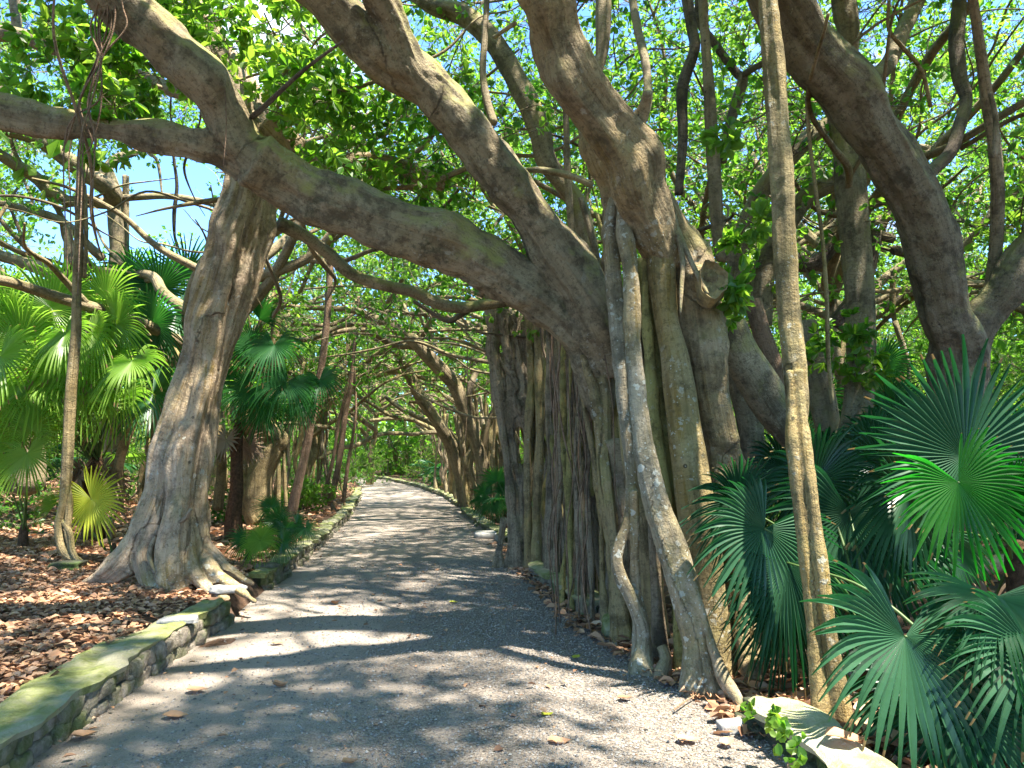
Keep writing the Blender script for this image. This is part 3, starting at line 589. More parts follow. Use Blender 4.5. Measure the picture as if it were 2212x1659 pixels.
fused('prop_root', [webr([(1160,690,26),(1163,800,24),(1166,900,26),(1164,1000,30),(1160,1100,28),(1160,1240,32)], 9.9, 9.9),
  webr([(1143,680,24),(1148,800,22),(1146,880,26),(1140,960,24),(1142,1100,26),(1143,1240,30)], 10.3, 10.3)], M['root'], t, voxel=.016, smooth=3, lobe=.2, seed=1179, disp=.010, flute=.012)
fused('prop_root', [webr([(1252,780,16),(1250,900,18),(1256,1050,16),(1262,1200,18),(1262,1330,22)], 7.6, 7.4),
  webr([(1273,960,14),(1270,1080,16),(1276,1200,18),(1280,1345,22)], 7.2, 7.1),
  webr([(1245,900,10),(1242,1020,14),(1250,1150,16),(1252,1325,18)], 7.6, 7.6)], M['root2'], t, voxel=.016, smooth=3, lobe=.2, seed=1272, disp=.010, flute=.012)
R_([(1430,1400,22),(1440,1430,26),(1430,1460,30)], 5.6, 5.5, 'root2')
R_([(1376,640,22),(1385,760,20),(1392,850,18),(1400,960,20),(1404,1060,18),(1412,1180,22),(1418,1300,26),(1425,1420,34)], 6.1, 5.9, 'root2')
R_([(1355,900,40),(1370,1000,44),(1385,1100,44),(1400,1200,50),(1410,1320,54),(1420,1430,60)], 6.5, 6.4, 'root')
R_([(1330,950,40),(1345,1050,40),(1350,1200,40),(1355,1370,46)], 6.7, 6.7, 'root2')
R_([(1455,470,16),(1474,560,12),(1472,620,10),(1470,680,4)], 5.75, 5.45, 'limb2', lobe=.05)
R_([(1455,480,14),(1490,560,11),(1515,610,11),(1530,635,5)], 5.75, 5.4, 'limb2', lobe=.05)
# thin roots on the trunk face and filler roots in the dark gaps
r = np.random.default_rng(5)
for i in range(66):
    d = 6.9+4.1*r.random(); x0 = rx(d)+(.10+.14*r.random() if i % 3 else .25+abs(r.normal(0, .5))); zt = 3.0+.9*r.random()+(10-d)*.12
    pts = [(x0+r.normal(0, .05)+.03*k, d+r.normal(0, .04), zt*(1-k/6)-.03, (.014+.038*r.random()**1.8)*(1+.6*(k == 6))) for k in range(7)]
    V, Q, T, a, _ = tube(pts, 9, .08, .25, i, True, .035); mesh_obj('prop_root', V, [Q, T], M[('root', 'root2', 'root4', 'root3', 'root2')[i % 5]], BM, {'al': a})
for i in range(24):
    x = r.uniform(1190, 1345); d = r.uniform(6.5, 8.5); p0 = P(x, r.uniform(640, 800), d)[0]; g = (p0[0]+r.normal(0, .1), d, -.02)
    pts = [(p0[0]+(g[0]-p0[0])*k/6+r.normal(0, .025), d+r.normal(0, .02), p0[2]*(1-k/6), .005+.004*r.random()) for k in range(7)]
    V, Q, T, a, _ = tube(pts, 5, .08, 0, i); mesh_obj('aerial_root', V, [Q, T], M['redst'], BM, {'al': a})
# gnarled older column behind, at the far end of the root row
GC = []
for rows in ([(1062,664,30),(1068,760,36),(1080,850,36),(1092,950,36),(1103,1050,42),(1112,1130,40),(1122,1215,52)], [(1085,670,24),(1098,750,30),(1112,830,30),(1128,880,60),(1142,930,44),(1140,1000,30),(1136,1100,30),(1138,1215,40)],
             [(1078,770,16),(1100,800,18),(1120,830,18),(1140,865,36)], [(1098,985,16),(1120,905,20),(1135,930,20),(1150,850,22)], [(1105,680,18),(1120,760,20),(1130,850,20)], [(1090,1120,22),(1080,1180,22),(1075,1222,26)],
             [(1132,690,20),(1140,780,26),(1142,850,30)], [(1120,680,22),(1112,760,20),(1100,850,22),(1112,960,22),(1120,1060,24),(1125,1200,30)]):
    GC.append(webr(rows, 10.6, 10.5))
fused('prop_root', GC, M['root2'], t, voxel=.022, smooth=3, lobe=.2, seed=77, disp=.015, flute=.02)
# hanging aerial roots in a bundle over the left limb
for i in range(8):
    x = 175+r.normal(0, 26); d = 5.35+.1*r.normal(); top = (232+r.normal(0, 12), -20); b = r.uniform(300, 700) if i > 3 else 330
    rows = [(top[0], top[1], 4), (top[0]-6+r.normal(0, 6), 60, 4), (212+r.normal(0, 10), 130, 4), (185+r.normal(0, 16), 220, 4), (x, 300, 3.5), (x-8+r.normal(0, 6), b, 2.5)]
    V, Q, T, a, _ = tube(pxd(5.2, d, rows), 5, .06, 0, i, True, .02); mesh_obj('aerial_root', V, [Q, T], M['redst'], BM, {'al': a})
for (x, y0, y1, d, wd) in ((487, 190, 360, 5.5, 3), (792, 690, 960, 15, 2), (745, 640, 860, 14, 2), (1005, 620, 990, 13, 2), (1180, 480, 690, 7, 3), (1192, 500, 700, 7, 3), (1230, 530, 700, 7, 3)):
    rows = [(x, y0, wd), (x+3, (y0+y1)/2, wd), (x-4, y1, wd*.7)]; V, Q, T, a, _ = tube(pxd(d, d, rows), 5, .1, 0, 3, True, .02); mesh_obj('aerial_root', V, [Q, T], M['redst'], BM, {'al': a})
def branchlet(rows, d0, d1, mat='limb2', par=None, name='branch', wob=.03):
    V, Q, T, a, _ = tube(pxd(d0, d1, rows), 10, .08, .12, int(rows[0][0]+rows[-1][1]*3), True, wob); return mesh_obj(name, V, [Q, T], M[mat], par or BM, {'al': a})
branchlet([(1362,290,44),(1386,250,32),(1396,222,23),(1400,198,20)], 5.5, 5.25, 'limb', wob=0)
branchlet([(545,262,14),(575,235,12),(620,190,10),(670,145,8),(735,95,6)], 5.8, 5.5, 'rough')
branchlet([(890,-20,34),(940,15,36),(1000,30,42),(1060,75,44),(1095,130,44),(1130,200,46),(1165,280,46),(1180,340,44),(1215,390,40),(1250,440,40),(1270,520,40),(1285,600,40)], 8.2, 7.5, 'limb')
branchlet([(1045,-20,12),(1043,60,14),(1040,150,14),(1050,210,16),(1066,260,18)], 6.9, 6.6)
branchlet([(1060,85,8),(1085,65,9),(1110,48,10)], 6.4, 5.6)
branchlet([(1135,371,10),(1170,370,14),(1230,378,14),(1280,395,14)], 7.3, 6.6)
branchlet([(1305,-30,36),(1302,40,36),(1300,110,30),(1290,170,14),(1292,240,10)], 7.4, 7.0)
branchlet([(1372,-30,16),(1375,60,17),(1388,130,17),(1396,215,17)], 6.2, 5.4)
branchlet([(1214,60,13),(1220,260,14),(1222,360,15),(1230,460,16),(1238,540,16)], 7.4, 7.4)
branchlet([(1480,-30,26),(1492,60,24),(1500,110,26),(1478,190,28),(1480,300,22),(1472,420,18)], 8.0, 7.6, 'rough')
branchlet([(1510,-20,16),(1512,50,16),(1540,90,17),(1590,155,18),(1605,170,22),(1590,220,22),(1570,290,20),(1560,350,18)], 8.3, 8.0, 'rough')
branchlet([(1650,140,14),(1605,160,14)], 7.6, 8.2, 'rough')
branchlet([(1525,-40,20),(1530,100,20),(1533,200,24),(1535,300,28),(1540,400,30),(1545,480,30),(1560,560,30)], 7.6, 7.6)
branchlet([(1572,700,80),(1600,765,84),(1640,830,86),(1680,890,80),(1730,960,66)], 6.3, 6.5, 'limb', wob=.0)
branchlet([(1560,720,60),(1610,860,60),(1625,960,60),(1650,1050,80)], 7.0, 7.2, 'limb')
branchlet([(1630,650,36),(1655,740,40),(1690,830,44),(1715,900,50)], 7.6, 7.6, 'redst')

# ---------------------------------------------------------------- the second banyan at right, limbs leaning in from the top
B2 = thing('banyan_tree', 'banyan at far right whose thick dark limb slants down to a forked trunk', 'tree', (4.0, 7.6, 0))
fused('trunk', [
    pxd(5.9, 7.4, [(1650,-80,140),(1690,10,128),(1745,100,124),(1825,190,118),(1890,290,112),(1942,380,108),(1985,460,100),(2020,560,96),(2042,660,96),(2066,740,100),(2074,830,110),(2070,960,110),(2075,1150,140)]),
    pxd(7.0, 7.4, [(2260,500,92),(2212,560,88),(2165,635,84),(2110,700,88),(2085,770,90),(2080,860,90)]),
  ], M['limbdark'], B2, voxel=.02, smooth=5, lobe=.13, seed=31, disp=.02,
  knots=[(P(1882,215,6.0)[0], .07, .05), (P(1975,350,6.6)[0], .06, .03), (P(1800,120,5.8)[0], .08, .03)])
fused('prop_root', [pxd(5.4, 4.92, [(1655,-60,38),(1662,40,44),(1674,180,48),(1684,300,50),(1690,420,50),(1696,540,50),(1702,650,50),(1712,760,50),(1722,860,50),(1728,930,34),(1734,1010,14)]),
    pxd(4.95, 4.5, [(1704,800,16),(1710,900,24),(1714,980,25),(1722,1080,24),(1738,1200,24),(1750,1320,26),(1760,1420,30),(1770,1500,38),(1772,1560,44)]),
    pxd(4.95, 4.5, [(1724,800,20),(1732,900,30),(1740,980,31),(1754,1080,32),(1768,1200,33),(1782,1320,37),(1800,1440,42),(1818,1560,50)])], M['ochre'], B2, voxel=.011, smooth=3, lobe=.12, seed=5, disp=.006, flute=.006)
root('prop_root', [(1822,-30,50),(1825,30,52),(1832,70,46),(1830,160,40),(1815,250,52),(1830,330,56),(1838,400,62),(1848,500,60),(1856,600,62),(1858,700,62),(1856,800,60),(1848,900,66),(1830,1000,90)], 8.0, 8.0, 'limb', .1, B2)
root('aerial_root', [(2100,-30,22),(2112,50,22),(2122,130,22),(2134,220,24),(2148,320,24),(2154,420,24),(2150,520,24),(2136,640,22),(2120,760,24)], 6.2, 7.6, 'root2', .15, B2, .01)
root('aerial_root', [(2140,200,10),(2152,260,12),(2148,340,12)], 6.2, 6.3, 'root2', .15, B2, .0)
root('aerial_root', [(1742,210,8),(1748,300,8),(1762,420,8),(1775,520,8),(1785,640,9),(1790,760,9),(1800,870,9)], 6.5, 6.6, 'root', .1, B2, .01)
for rows, d0, d1, m in (([(2075,-30,26),(2070,30,28),(2062,90,30),(2065,160,30),(2080,215,26),(2068,270,28),(2050,330,28),(2010,370,28),(1990,395,30)], 7.6, 7.0, 'rough'), ([(1995,-30,34),(1975,20,32),(1945,80,34),(1915,140,34),(1870,180,36)], 7.6, 6.8, 'limb'),
        ([(1925,0,8),(1927,60,8),(1960,100,10),(2000,150,9),(2018,230,8)], 6.8, 7.2, 'root'), ([(1850,230,30),(1760,290,38),(1700,350,40),(1640,420,38),(1600,520,36),(1580,640,34)], 8.6, 8.8, 'limb'), ([(1900,330,30),(1850,370,38),(1790,400,44),(1740,430,46),(1690,500,44),(1650,580,46),(1640,700,50)], 8.8, 9, 'limb'), ([(1742,700,56),(1760,780,60),(1785,860,58),(1800,930,54),(1815,1000,60)], 8.6, 8.4, 'limb2'),
        ([(1700,560,36),(1760,570,34),(1820,510,28),(1880,505,26),(1935,520,20)], 9.4, 9, 'rough'), ([(1890,500,30),(1880,570,30),(1850,640,34),(1800,700,30)], 8.9, 9, 'rough'), ([(1935,545,24),(1960,540,14),(2010,500,8)], 9, 9.5, 'rough')):
    branchlet(rows, d0, d1, m, B2)

# ---------------------------------------------------------------- the leaning trunk on the left
BL = thing('banyan_tree', 'pale leaning banyan trunk left of the path with buttress roots and a hollow', 'tree', (-3.6, 7.8, .2))
fused('trunk', [
    pxd(8.4, 7.8, [(340,-70,60),(390,0,66),(450,80,74),(505,170,80),(540,280,88),(556,360,96),(560,430,67),(548,520,62),(518,620,57),(486,720,55),(458,820,55),(440,920,57),(428,1020,57),(424,1100,57),(428,1180,57),(440,1250,72)]),
    pxd(8.0, 7.7, [(540,330,80),(525,430,67),(500,500,69),(474,600,69),(444,700,67),(416,800,67),(388,880,65),(358,970,64),(342,1060,64),(318,1130,67),(284,1195,58),(232,1245,40),(180,1262,15)]),
    pxd(7.9, 7.5, [(455,700,52),(430,850,52),(400,960,53),(388,1060,48),(378,1130,52),(372,1210,62),(380,1290,60)]),
    pxd(7.8, 7.4, [(392,1090,34),(408,1180,38),(425,1240,34),(458,1278,26),(490,1295,15)]),
    pxd(7.9, 7.7, [(425,1150,40),(455,1195,38),(490,1228,30),(520,1250,20),(545,1264,10)]),
    pxd(7.7, 7.35, [(440,1215,34),(478,1250,24),(510,1270,18),(535,1286,11),(552,1300,6)]),
    pxd(7.8, 7.5, [(325,1120,43),(310,1200,34),(325,1262,29),(352,1285,19)]),
    pxd(8.1, 8.6, [(585,260,60),(620,300,56),(655,335,50),(702,345,36),(760,348,36),(850,358,34),(905,378,30),(960,400,26)]),
  ], M['left'], BL, voxel=.018, smooth=2, lobe=.18, seed=41, disp=.016, flute=.028, knots=[(P(368,1060,7.45)[0], .13, -.12), (P(365,1020,7.45)[0], .1, -.08), (P(395,1180,7.3)[0], .08, -.05), (P(372,950,7.5)[0], .05, .03)])
tubes_obj('surface_root', [pxd(7.6, 7.5, [(345,1190,9),(352,1150,10),(372,1135,10),(400,1120,11),(412,1100,9)]), pxd(7.55, 7.4, [(335,1160,10),(322,1200,11),(340,1240,12),(375,1262,14)])], M['root2'], BL, nseg=8)
for rows, d0, d1, m in (([(-30,70,30),(30,72,34),(100,95,38),(150,112,30),(190,135,28),(280,155,26),(365,190,30),(430,205,26),(510,240,40)], 9.4, 8.3, 'limb2'), ([(38,75,20),(35,40,22),(25,-20,24)], 9.4, 9.4, 'limb2'), ([(455,-30,50),(430,20,50),(400,70,40)], 8.8, 8.4, 'limb2'),
        ([(560,-30,9),(590,10,10),(640,45,8),(665,90,7)], 8, 7.6, 'limb2'), ([(600,480,30),(625,492,30),(660,510,26),(710,545,26),(760,590,26),(822,612,24),(889,626,25),(943,650,27),(996,661,25),(1050,656,23),(1120,648,20)], 8.4, 9.5, 'limb'),
        ([(890,650,8),(960,690,12),(990,680,14),(1030,655,10)], 9.5, 9.6, 'rough'), ([(245,150,10),(300,170,9),(350,185,8)], 7, 8, 'limb2'), ([(545,520,8),(570,560,9),(600,640,9),(585,680,8)], 8.5, 9.5, 'limb')):
    branchlet(rows, d0, d1, m, BL)

# ---------------------------------------------------------------- other single stems and trees traced one by one
def stem(label, rows, d0, d1, mat='far', name='banyan_stem', group=None, extra=(), seed=1, cat='tree', loc=None):
    g = px([(rows[-1][0], rows[-1][1], 10, d1)])[0]; t = thing(name, label, cat, (g[0], g[1], float(zg(g[0], g[1]))), group)
    for i, (rw, a, b) in enumerate([(rows, d0, d1)]+list(extra)):
        root('trunk' if i == 0 else 'branch', rw, a, b, mat, .14, t, .0, seed+i)
    return t
sl = stem('slim lichened stem standing left of the leaning trunk, twisted at its foot', [(182,130,12),(178,300,15),(172,430,18),(170,520,20),(166,620,19),(164,720,21),(155,830,23),(147,950,23),(143,1040,22),(136,1090,17),(126,1140,17),(138,1190,22),(168,1212,18),(192,1222,8)], 9.0, 8.9, 'root', 'prop_root_stem',
     extra=[([(142,1020,14),(150,1090,15),(146,1150,13),(158,1200,12)], 9.0, 8.9), ([(130,1120,12),(150,1150,12),(156,1190,12),(170,1215,10)], 8.95, 8.85), ([(182,400,8),(186,500,8),(182,600,8)], 9, 9)])
for i in range(6):
    x = 150+r.normal(0, 9)+i*8; rows = [(x+20, 240, 3), (x+8+r.normal(0, 6), 330, 3), (x+r.normal(0, 6), 430, 3), (x+r.normal(0, 8), 540+r.normal(0, 60), 2)]
    V, Q, T, a, _ = tube(pxd(8.8, 8.9, rows), 5, .06, 0, i, True, .02); mesh_obj('aerial_root', V, [Q, T], M['redst'], sl, {'al': a})
stem('slim reddish brown stem leaning right, at the far edge of the leafy bank', [(724,300,9),(718,480,11),(712,594,14),(708,670,15),(700,750,15),(690,820,17),(677,890,17),(664,955,19),(645,1040,21),(625,1130,28)], 13.2, 13.4, 'redst', 'slender_tree')
stem('knotted bundle stem hanging nearly to the path near its left bend', [(775,640,6),(771,709,7),(765,755,8),(757,835,10),(746,890,13),(738,957,13),(728,1023,14),(712,1085,14)], 18, 18, 'redst', 'prop_root_stem', extra=[([(760,800,5),(735,900,7),(722,980,8),(700,1070,9)], 18, 18), ([(765,790,5),(768,900,6),(752,1000,8),(742,1085,9)], 18.2, 18.2)])
T1 = stem('pale upright tree against the blue sky, left of the leaning trunk', [(236,360,14),(244,410,30),(250,470,32),(252,560,34),(248,640,34),(240,760,36),(238,1000,46)], 14, 14, 'limb2', 'fig_tree', seed=5,
     extra=[([(246,440,34),(239,410,36),(178,369,34),(120,325,32),(70,298,26),(-30,270,24)], 14, 12.5), ([(240,440,26),(170,435,25),(135,430,27),(70,378,27),(0,335,26),(-40,310,26)], 14, 12.5),
            ([(222,560,18),(190,530,18),(150,490,18),(100,465,17),(0,440,13),(-40,430,12)], 14, 13), ([(262,428,16),(342,424,15),(410,430,13),(490,450,10)], 14, 14), ([(210,395,22),(250,345,20),(290,330,14),(340,310,8)], 14, 15),
            ([(272,380,14),(272,450,14),(270,560,15),(265,680,18)], 14.2, 14.2), ([(350,420,4),(340,350,6),(320,330,6)], 14, 14)])
T2 = stem('broad grey banyan cut by the left edge behind the bright palms', [(-60,560,70),(0,620,60),(30,650,66),(60,720,60),(60,1060,70)], 12.5, 12.5, 'limb2', 'banyan_tree', seed=9,
     extra=[([(-40,540,26),(0,552,26),(51,568,28),(113,592,32),(150,620,34),(200,700,34),(236,820,40),(240,1000,50)], 12.5, 13), ([(146,490,18),(150,560,22),(146,640,24),(150,800,26)], 13, 13), ([(182,540,14),(184,640,15),(186,800,16)], 12.8, 12.8), ([(220,660,20),(236,620,22),(244,590,18)], 13.5, 14)])
T3 = stem('short gnarled stump trunk with a hooked top, right of the leaning trunk', [(515,880,30),(540,905,50),(575,935,48),(604,950,38),(590,965,44),(560,1020,54),(555,1100,60),(565,1125,66)], 14, 14, 'root', 'gnarled_stump', seed=12,
     extra=[([(600,620,14),(596,700,20),(590,800,22),(582,900,26),(590,930,26)], 14.3, 14.3), ([(470,920,20),(478,1000,20),(470,1100,24)], 14.2, 14.2), ([(500,930,22),(510,1010,20),(500,1110,26)], 14, 14), ([(525,930,16),(530,1010,16),(528,1110,20)], 14, 14),
            ([(545,960,14),(540,1040,14),(536,1110,18)], 14, 14), ([(600,960,9),(602,1030,9),(600,1105,10)], 14, 14), ([(612,970,7),(616,1040,8),(618,1100,9)], 14, 14), ([(556,600,6),(566,760,8),(570,900,9)], 14, 14), ([(608,580,6),(590,640,8),(575,680,10),(640,640,8),(680,560,9),(710,540,9)], 14.3, 13)])
# trees arching over the far path from the right
ar = 'trees arching over the far part of the path'
def arch(label, rows, d0, d1, extra, seed, nroot, bx, by, mat='far'):
    t = stem(label, rows, d0, d1, mat, 'banyan_tree', ar, extra, seed); q = np.random.default_rng(seed)
    for i in range(nroot):
        x0 = bx+q.normal(0, .7)+.3; y0 = by+q.normal(0, .9); h = 2.2+1.6*q.random(); x0 = max(x0, rx(y0)+.15)
        pts = [(x0+q.normal(0, .06)-.05*(6-k)*.5, y0+q.normal(0, .05), h*(1-k/6), (.025+.06*q.random()**1.6)*(1+.4*(k == 6))) for k in range(7)]
        V, Q, T, a, _ = tube(pts, 8, .12, .2, i+seed, True, .02); mesh_obj('prop_root', V, [Q, T], M[('root', 'root2', 'far')[i % 3]], t, {'al': a})
    return t
A1 = arch('nearest tree arching over the path, its thick dappled trunk leaning left', [(594,650,8),(647,664,11),(706,666,12),(768,672,15),(808,688,19),(849,707,25),(889,734,29),(921,766,31),(956,803,32),(983,836,30),(1002,889,28),(1023,943,28),(1040,1000,30),(1050,1080,40)], 15.5, 18,
     [([(590,720,8),(650,735,10),(706,722,12),(740,715,12),(800,716,14),(850,745,15),(900,750,16),(950,800,18)], 16, 18), ([(800,690,8),(830,660,9),(855,630,10),(870,600,8)], 17, 16), ([(650,700,8),(720,700,9),(790,660,9),(830,640,7)], 16, 17),
      ([(905,745,10),(925,700,10),(960,665,9),(1050,690,8)], 17.5, 16), ([(925,735,10),(928,700,9),(900,660,7)], 17.5, 17.5), ([(930,740,8),(910,690,7),(890,640,5)], 17.5, 17), ([(660,735,10),(760,700,10),(830,715,10)], 15.5, 17), ([(1040,990,12),(1060,900,12),(1090,860,10)], 18, 18)], 51, 22, -.2, 18)
A2 = arch('slimmer forked tree arching behind the thick dappled one', [(720,690,8),(790,720,11),(849,755,16),(876,795,21),(902,849,23),(929,889,23),(956,930,22),(975,970,24),(992,1024,24),(1003,1080,30)], 20, 21.5,
     [([(862,770,12),(905,840,14),(940,900,15),(985,960,16),(1010,1060,18)], 21.5, 21.5), ([(701,793,6),(741,809,9),(768,849,9),(808,876,8),(843,897,9),(900,910,9)], 22, 23), ([(833,857,9),(862,879,11),(902,900,13),(935,914,14),(965,935,14)], 23, 22), ([(884,868,7),(920,870,7),(960,864,6)], 21, 21)], 61, 22, -1.4, 21.5)
A3 = arch('farthest low tree sending a bent pale branch across the path', [(688,991,6),(728,970,9),(768,962,10),(808,943,9),(840,936,8),(889,938,8),(943,935,9),(965,960,12),(975,1000,14),(978,1062,18)], 19, 26,
     [([(760,892,11),(782,908,11),(811,930,9),(808,943,8)], 19.5, 21), ([(798,908,7),(849,903,10),(876,903,9),(902,911,10),(943,932,9)], 24, 26), ([(590,912,6),(690,920,8),(740,930,8)], 17, 19)], 71, 30, -2.2, 28)

# clusters of prop roots farther off: each is one tree with trunk, limbs and roots
def bgtree(x, y, h, nroot, label, seed, mat='far', spread=1.0, group=None, lean=0., nlimb=8):
    q = np.random.default_rng(seed); z0 = float(zg(x, y)); t = thing('banyan_tree', label, 'tree', (x, y, z0), group)
    def ob(nm, pts, ns=8, lb=.15, wob=.03, m=None):
        V, Q, T, a, _ = tube(pts, ns, .14, lb, int(q.integers(999)), True, wob); return mesh_obj(nm, V, [Q, T], M[m or mat], t, {'al': a})
    r0 = .10+.06*q.random(); ob('trunk', [(x+lean*k/5+q.normal(0, .08), y+q.normal(0, .08), z0-.05+h*k/5, r0*(1.5 if k == 0 else 1-.1*k)) for k in range(6)], 10)
    for i in range(nroot):
        a = q.random()*6.28; rr = spread*(.2+.8*q.random()); xr, yr = x+rr*math.cos(a), y+rr*math.sin(a)
        if lx(yr)-.2 < xr < rx(yr)+.2: continue
        hh = h*(.6+.5*q.random()); ob('prop_root', [(xr+(x+lean*.6-xr)*.35*(1-k/6)+q.normal(0, .05), yr+q.normal(0, .05), z0-.05+hh*(1-k/6), (.02+.05*q.random()**1.7)*(1+.5*(k == 6))) for k in range(7)], 7, .2, .02, ('root', 'root2', mat)[i % 3])
    tips = []; gap_ = min(abs(x-float(lx(y))), abs(x-float(rx(y))))
    if y > 12 and gap_ < 3.2:
        sg = 1 if x < float(lx(y)) else -1
        for i in range(5):
            z1 = z0+1.2+1.6*q.random(); W_ = 3.5+3*q.random(); H_ = 1.6+1.2*q.random(); yo = q.normal(0, .9); w0 = .035+.05*q.random(); pts = []
            for k in range(9): u = k/8; pts.append((x+sg*(W_*u**1.15)+q.normal(0, .1), y+yo*u+q.normal(0, .1), z1+H_*math.sin(u*1.9)+q.normal(0, .07), w0*(1-.8*u)))
            ob('limb', pts, 8, .15, .05)
            e = pts[4]; ob('branch', [(*e[:3], e[3]*.7)]+[(e[0]+sg*.4*j+q.normal(0, .1), e[1]+q.normal(0, .15), e[2]+.32*j+q.normal(0, .1), e[3]*.7*(1-j/5.2)) for j in range(1, 6)], 6, .1, .04)
    for i in range(nlimb):
        a = 6.28*i/nlimb+q.normal(0, .4); c = np.array([x+lean, y, z0+h*(.75+.3*q.random())]); d = np.array([math.cos(a), math.sin(a), .35+.5*q.random()]); d /= np.linalg.norm(d); pts = [(*c, r0*.75)]; nk = 7
        for k in range(nk):
            d = d+q.normal(0, .20, 3)+np.array([0, 0, .03]); d /= np.linalg.norm(d); c = c+d*(.75+.3*q.random()); pts.append((*c, r0*.75*(1-(k+1)/(nk+1.2))))
            if k in (1, 3, 5):
                e = c.copy(); dd = d+q.normal(0, .7, 3); dd[2] = abs(dd[2])*.6; dd /= np.linalg.norm(dd); p2 = [(*e, pts[-1][3]*.7)]
                for kk in range(4): dd = dd+q.normal(0, .3, 3); dd /= np.linalg.norm(dd); e = e+dd*.6; p2.append((*e, p2[0][3]*(1-(kk+1)/5.2)))
                ob('branch', p2, 6, .1, .04); tips.append(e)
        ob('limb', pts, 8, .15, .05)
    return t
bgs = [(-5.2,11.5,3.6,6,'slim banyan in shade on the leafy bank behind the leaning trunk'),(-7.6,16,4.2,10,'dusky banyan on the bank behind the bright palms'),(-5.4,19.3,3.4,22,'tight bundle of pale prop roots where the path bends left'),
       (-9.5,24,4.5,14,'banyan far back on the leafy bank, left of the root bundle'),(-8.5,30,4,14,'distant banyan closing the view over the bank'),(-6.8,36,4.0,12,'distant banyan left of the path end'),
       (2.9,13.0,4.2,14,'banyan in shade behind the row of prop roots'),(1.4,16.5,4.4,16,'banyan behind the small palm right of the path'),(2.2,23,4.6,16,'banyan far behind the arching trees on the right'),
       (5.3,11.0,4.6,9,'tangled pale banyan in the sun behind the ochre column'),(7.4,14.5,4.8,10,'banyan deep in the right hand wood, left of the forked trunk'),(9.5,11.5,4.4,6,'leafy banyan at the right edge beyond the big palm'),
       (-1.2,31,4.2,18,'dark root mass of a banyan right of the path end'),(-4.0,41,4.0,14,'farthest banyan to the right of the path end'),(-13,13,4.4,8,'banyan far to the left behind the palms'),(-8.0,52,4.2,16,'banyan standing across the view where the path disappears'),(-4.8,47,4.2,16,'banyan behind the very end of the path, on its right'),(5.0,19,4.4,12,'slender banyan among leaves far to the right')]
TREES = []
for i, (x, y, h, nr_, lab) in enumerate(bgs):
    TREES.append((bgtree(x, y, h, nr_, lab, 300+i, ('far', 'limb2', 'root')[i % 3], 1.0+.4*(i % 3), 'banyans standing deeper in the wood', lean=(.5 if x > rx(y) else -.3)*-1), x, y))
for o_ in (BM, B2, BL, A1, A2, A3, T1): TREES.append((o_, o_.location.x, o_.location.y))

q = np.random.default_rng(66)
for (par, cx_, cy_, cz_, k_) in ((BM, 0, 11, 5.5, 26), (BL, -5, 12, 5.5, 22), (B2, 5, 11, 6, 24)):
    for i in range(k_):
        c = np.array([cx_+q.normal(0, 2.2), cy_+q.normal(0, 2), cz_+q.normal(0, 1.3)]); d = q.normal(size=3); d[2] = abs(d[2])*.5; d /= np.linalg.norm(d); r0 = .018+.04*q.random()**2; pts = [(*c, .006)]
        for k in range(9): d = d+q.normal(0, .28, 3); d /= np.linalg.norm(d); c = c+d*.5; pts.append((*c, r0*min(1, (k+1)/2)*(1-(k+1)/9.6)))
        V, Q, T, a, _ = tube(pts, 6, .1, .12, i); mesh_obj('branch', V, [Q, T], M[('rough', 'limb2', 'far')[i % 3]], par, {'al': a})
# ---------------------------------------------------------------- crowns
r = np.random.default_rng(77)
def dens(x, y, z):
    n = snoise(np.stack([x, y, z], -1), 91, .55, 3); s = (z-CH)/np.maximum(y, .5)
    d = .62+.75*n
    az = x/np.maximum(y, .1)
    gap = np.exp(-((az+.50)/.13)**2-((s-.31)/.08)**2); d = d-2.8*gap
    gap2 = np.exp(-((az+.36)/.06)**2-((s-.56)/.10)**2); d = d-.9*gap2
    return d
pl = []
def shaft(x, y, z, targets):  # canopy gaps added along the sun's line so light reaches chosen spots
    keep = np.ones(len(x), bool); sx, sy = SDIR.x/SDIR.z, SDIR.y/SDIR.z
    for (tx_, ty_, tz_, rad, pr) in targets:
        q = np.hypot(x-(tx_+(z-tz_)*sx), y-(ty_+(z-tz_)*sy)); keep &= ~((q < rad*(.8+.4*r.random(len(x)))) & (z > tz_+.5) & (r.random(len(x)) < pr))
    return keep
SH = [(-6.2, 10.6, 2.0, 3.4, .97), (-8.2, 10.5, 2.0, 2.4, .95), (-3.2, 7.7, 2.4, .8, .9), (-2.0, 6, 3.0, .6, .8), (1.4, 5.5, 1.5, .45, .85), (-3.6, 5.2, .3, 1.0, .6), (1.65, 3.6, .2, .9, .95), (.7, 4.5, 0, .35, .8), (-.6, 6.2, 0, .5, .6), (-2.4, 4.5, .3, .7, .8), (1.6, 5.6, 2.0, .6, .8), (-.8, 9.5, 0, .9, .7), (-.3, 4.6, 0, .4, .6), (.2, 5.6, 3.6, .7, .85), (.7, 5.4, 4.2, .5, .85), (5, 11, 2.5, 1.6, .8), (2.6, 3.9, .8, .5, .7), (-1, 14, .2, 1.2, .5)]
# mid canopy 7.5-22 m
n = 13000; x = r.uniform(-16, 16, n); y = r.uniform(7.5, 23, n); z = 2.6+8*r.random(n)
inpath = (x > lx(y)-.8) & (x < rx(y)+.8) & (z < 3.3); keep = (r.random(n) < dens(x, y, z)) & (~inpath) & (z < 3.2+.62*y) & (abs(x) < .85*y+2) & ~((y < 9.5) & (z < 4.2) & (x < 3)) & ~((z<3.4)&(y<15)) & (r.random(n) < .62) & shaft(x, y, z, SH)
mid = np.stack([x, y, z, .85+.5*r.random(n)], 1)[keep]
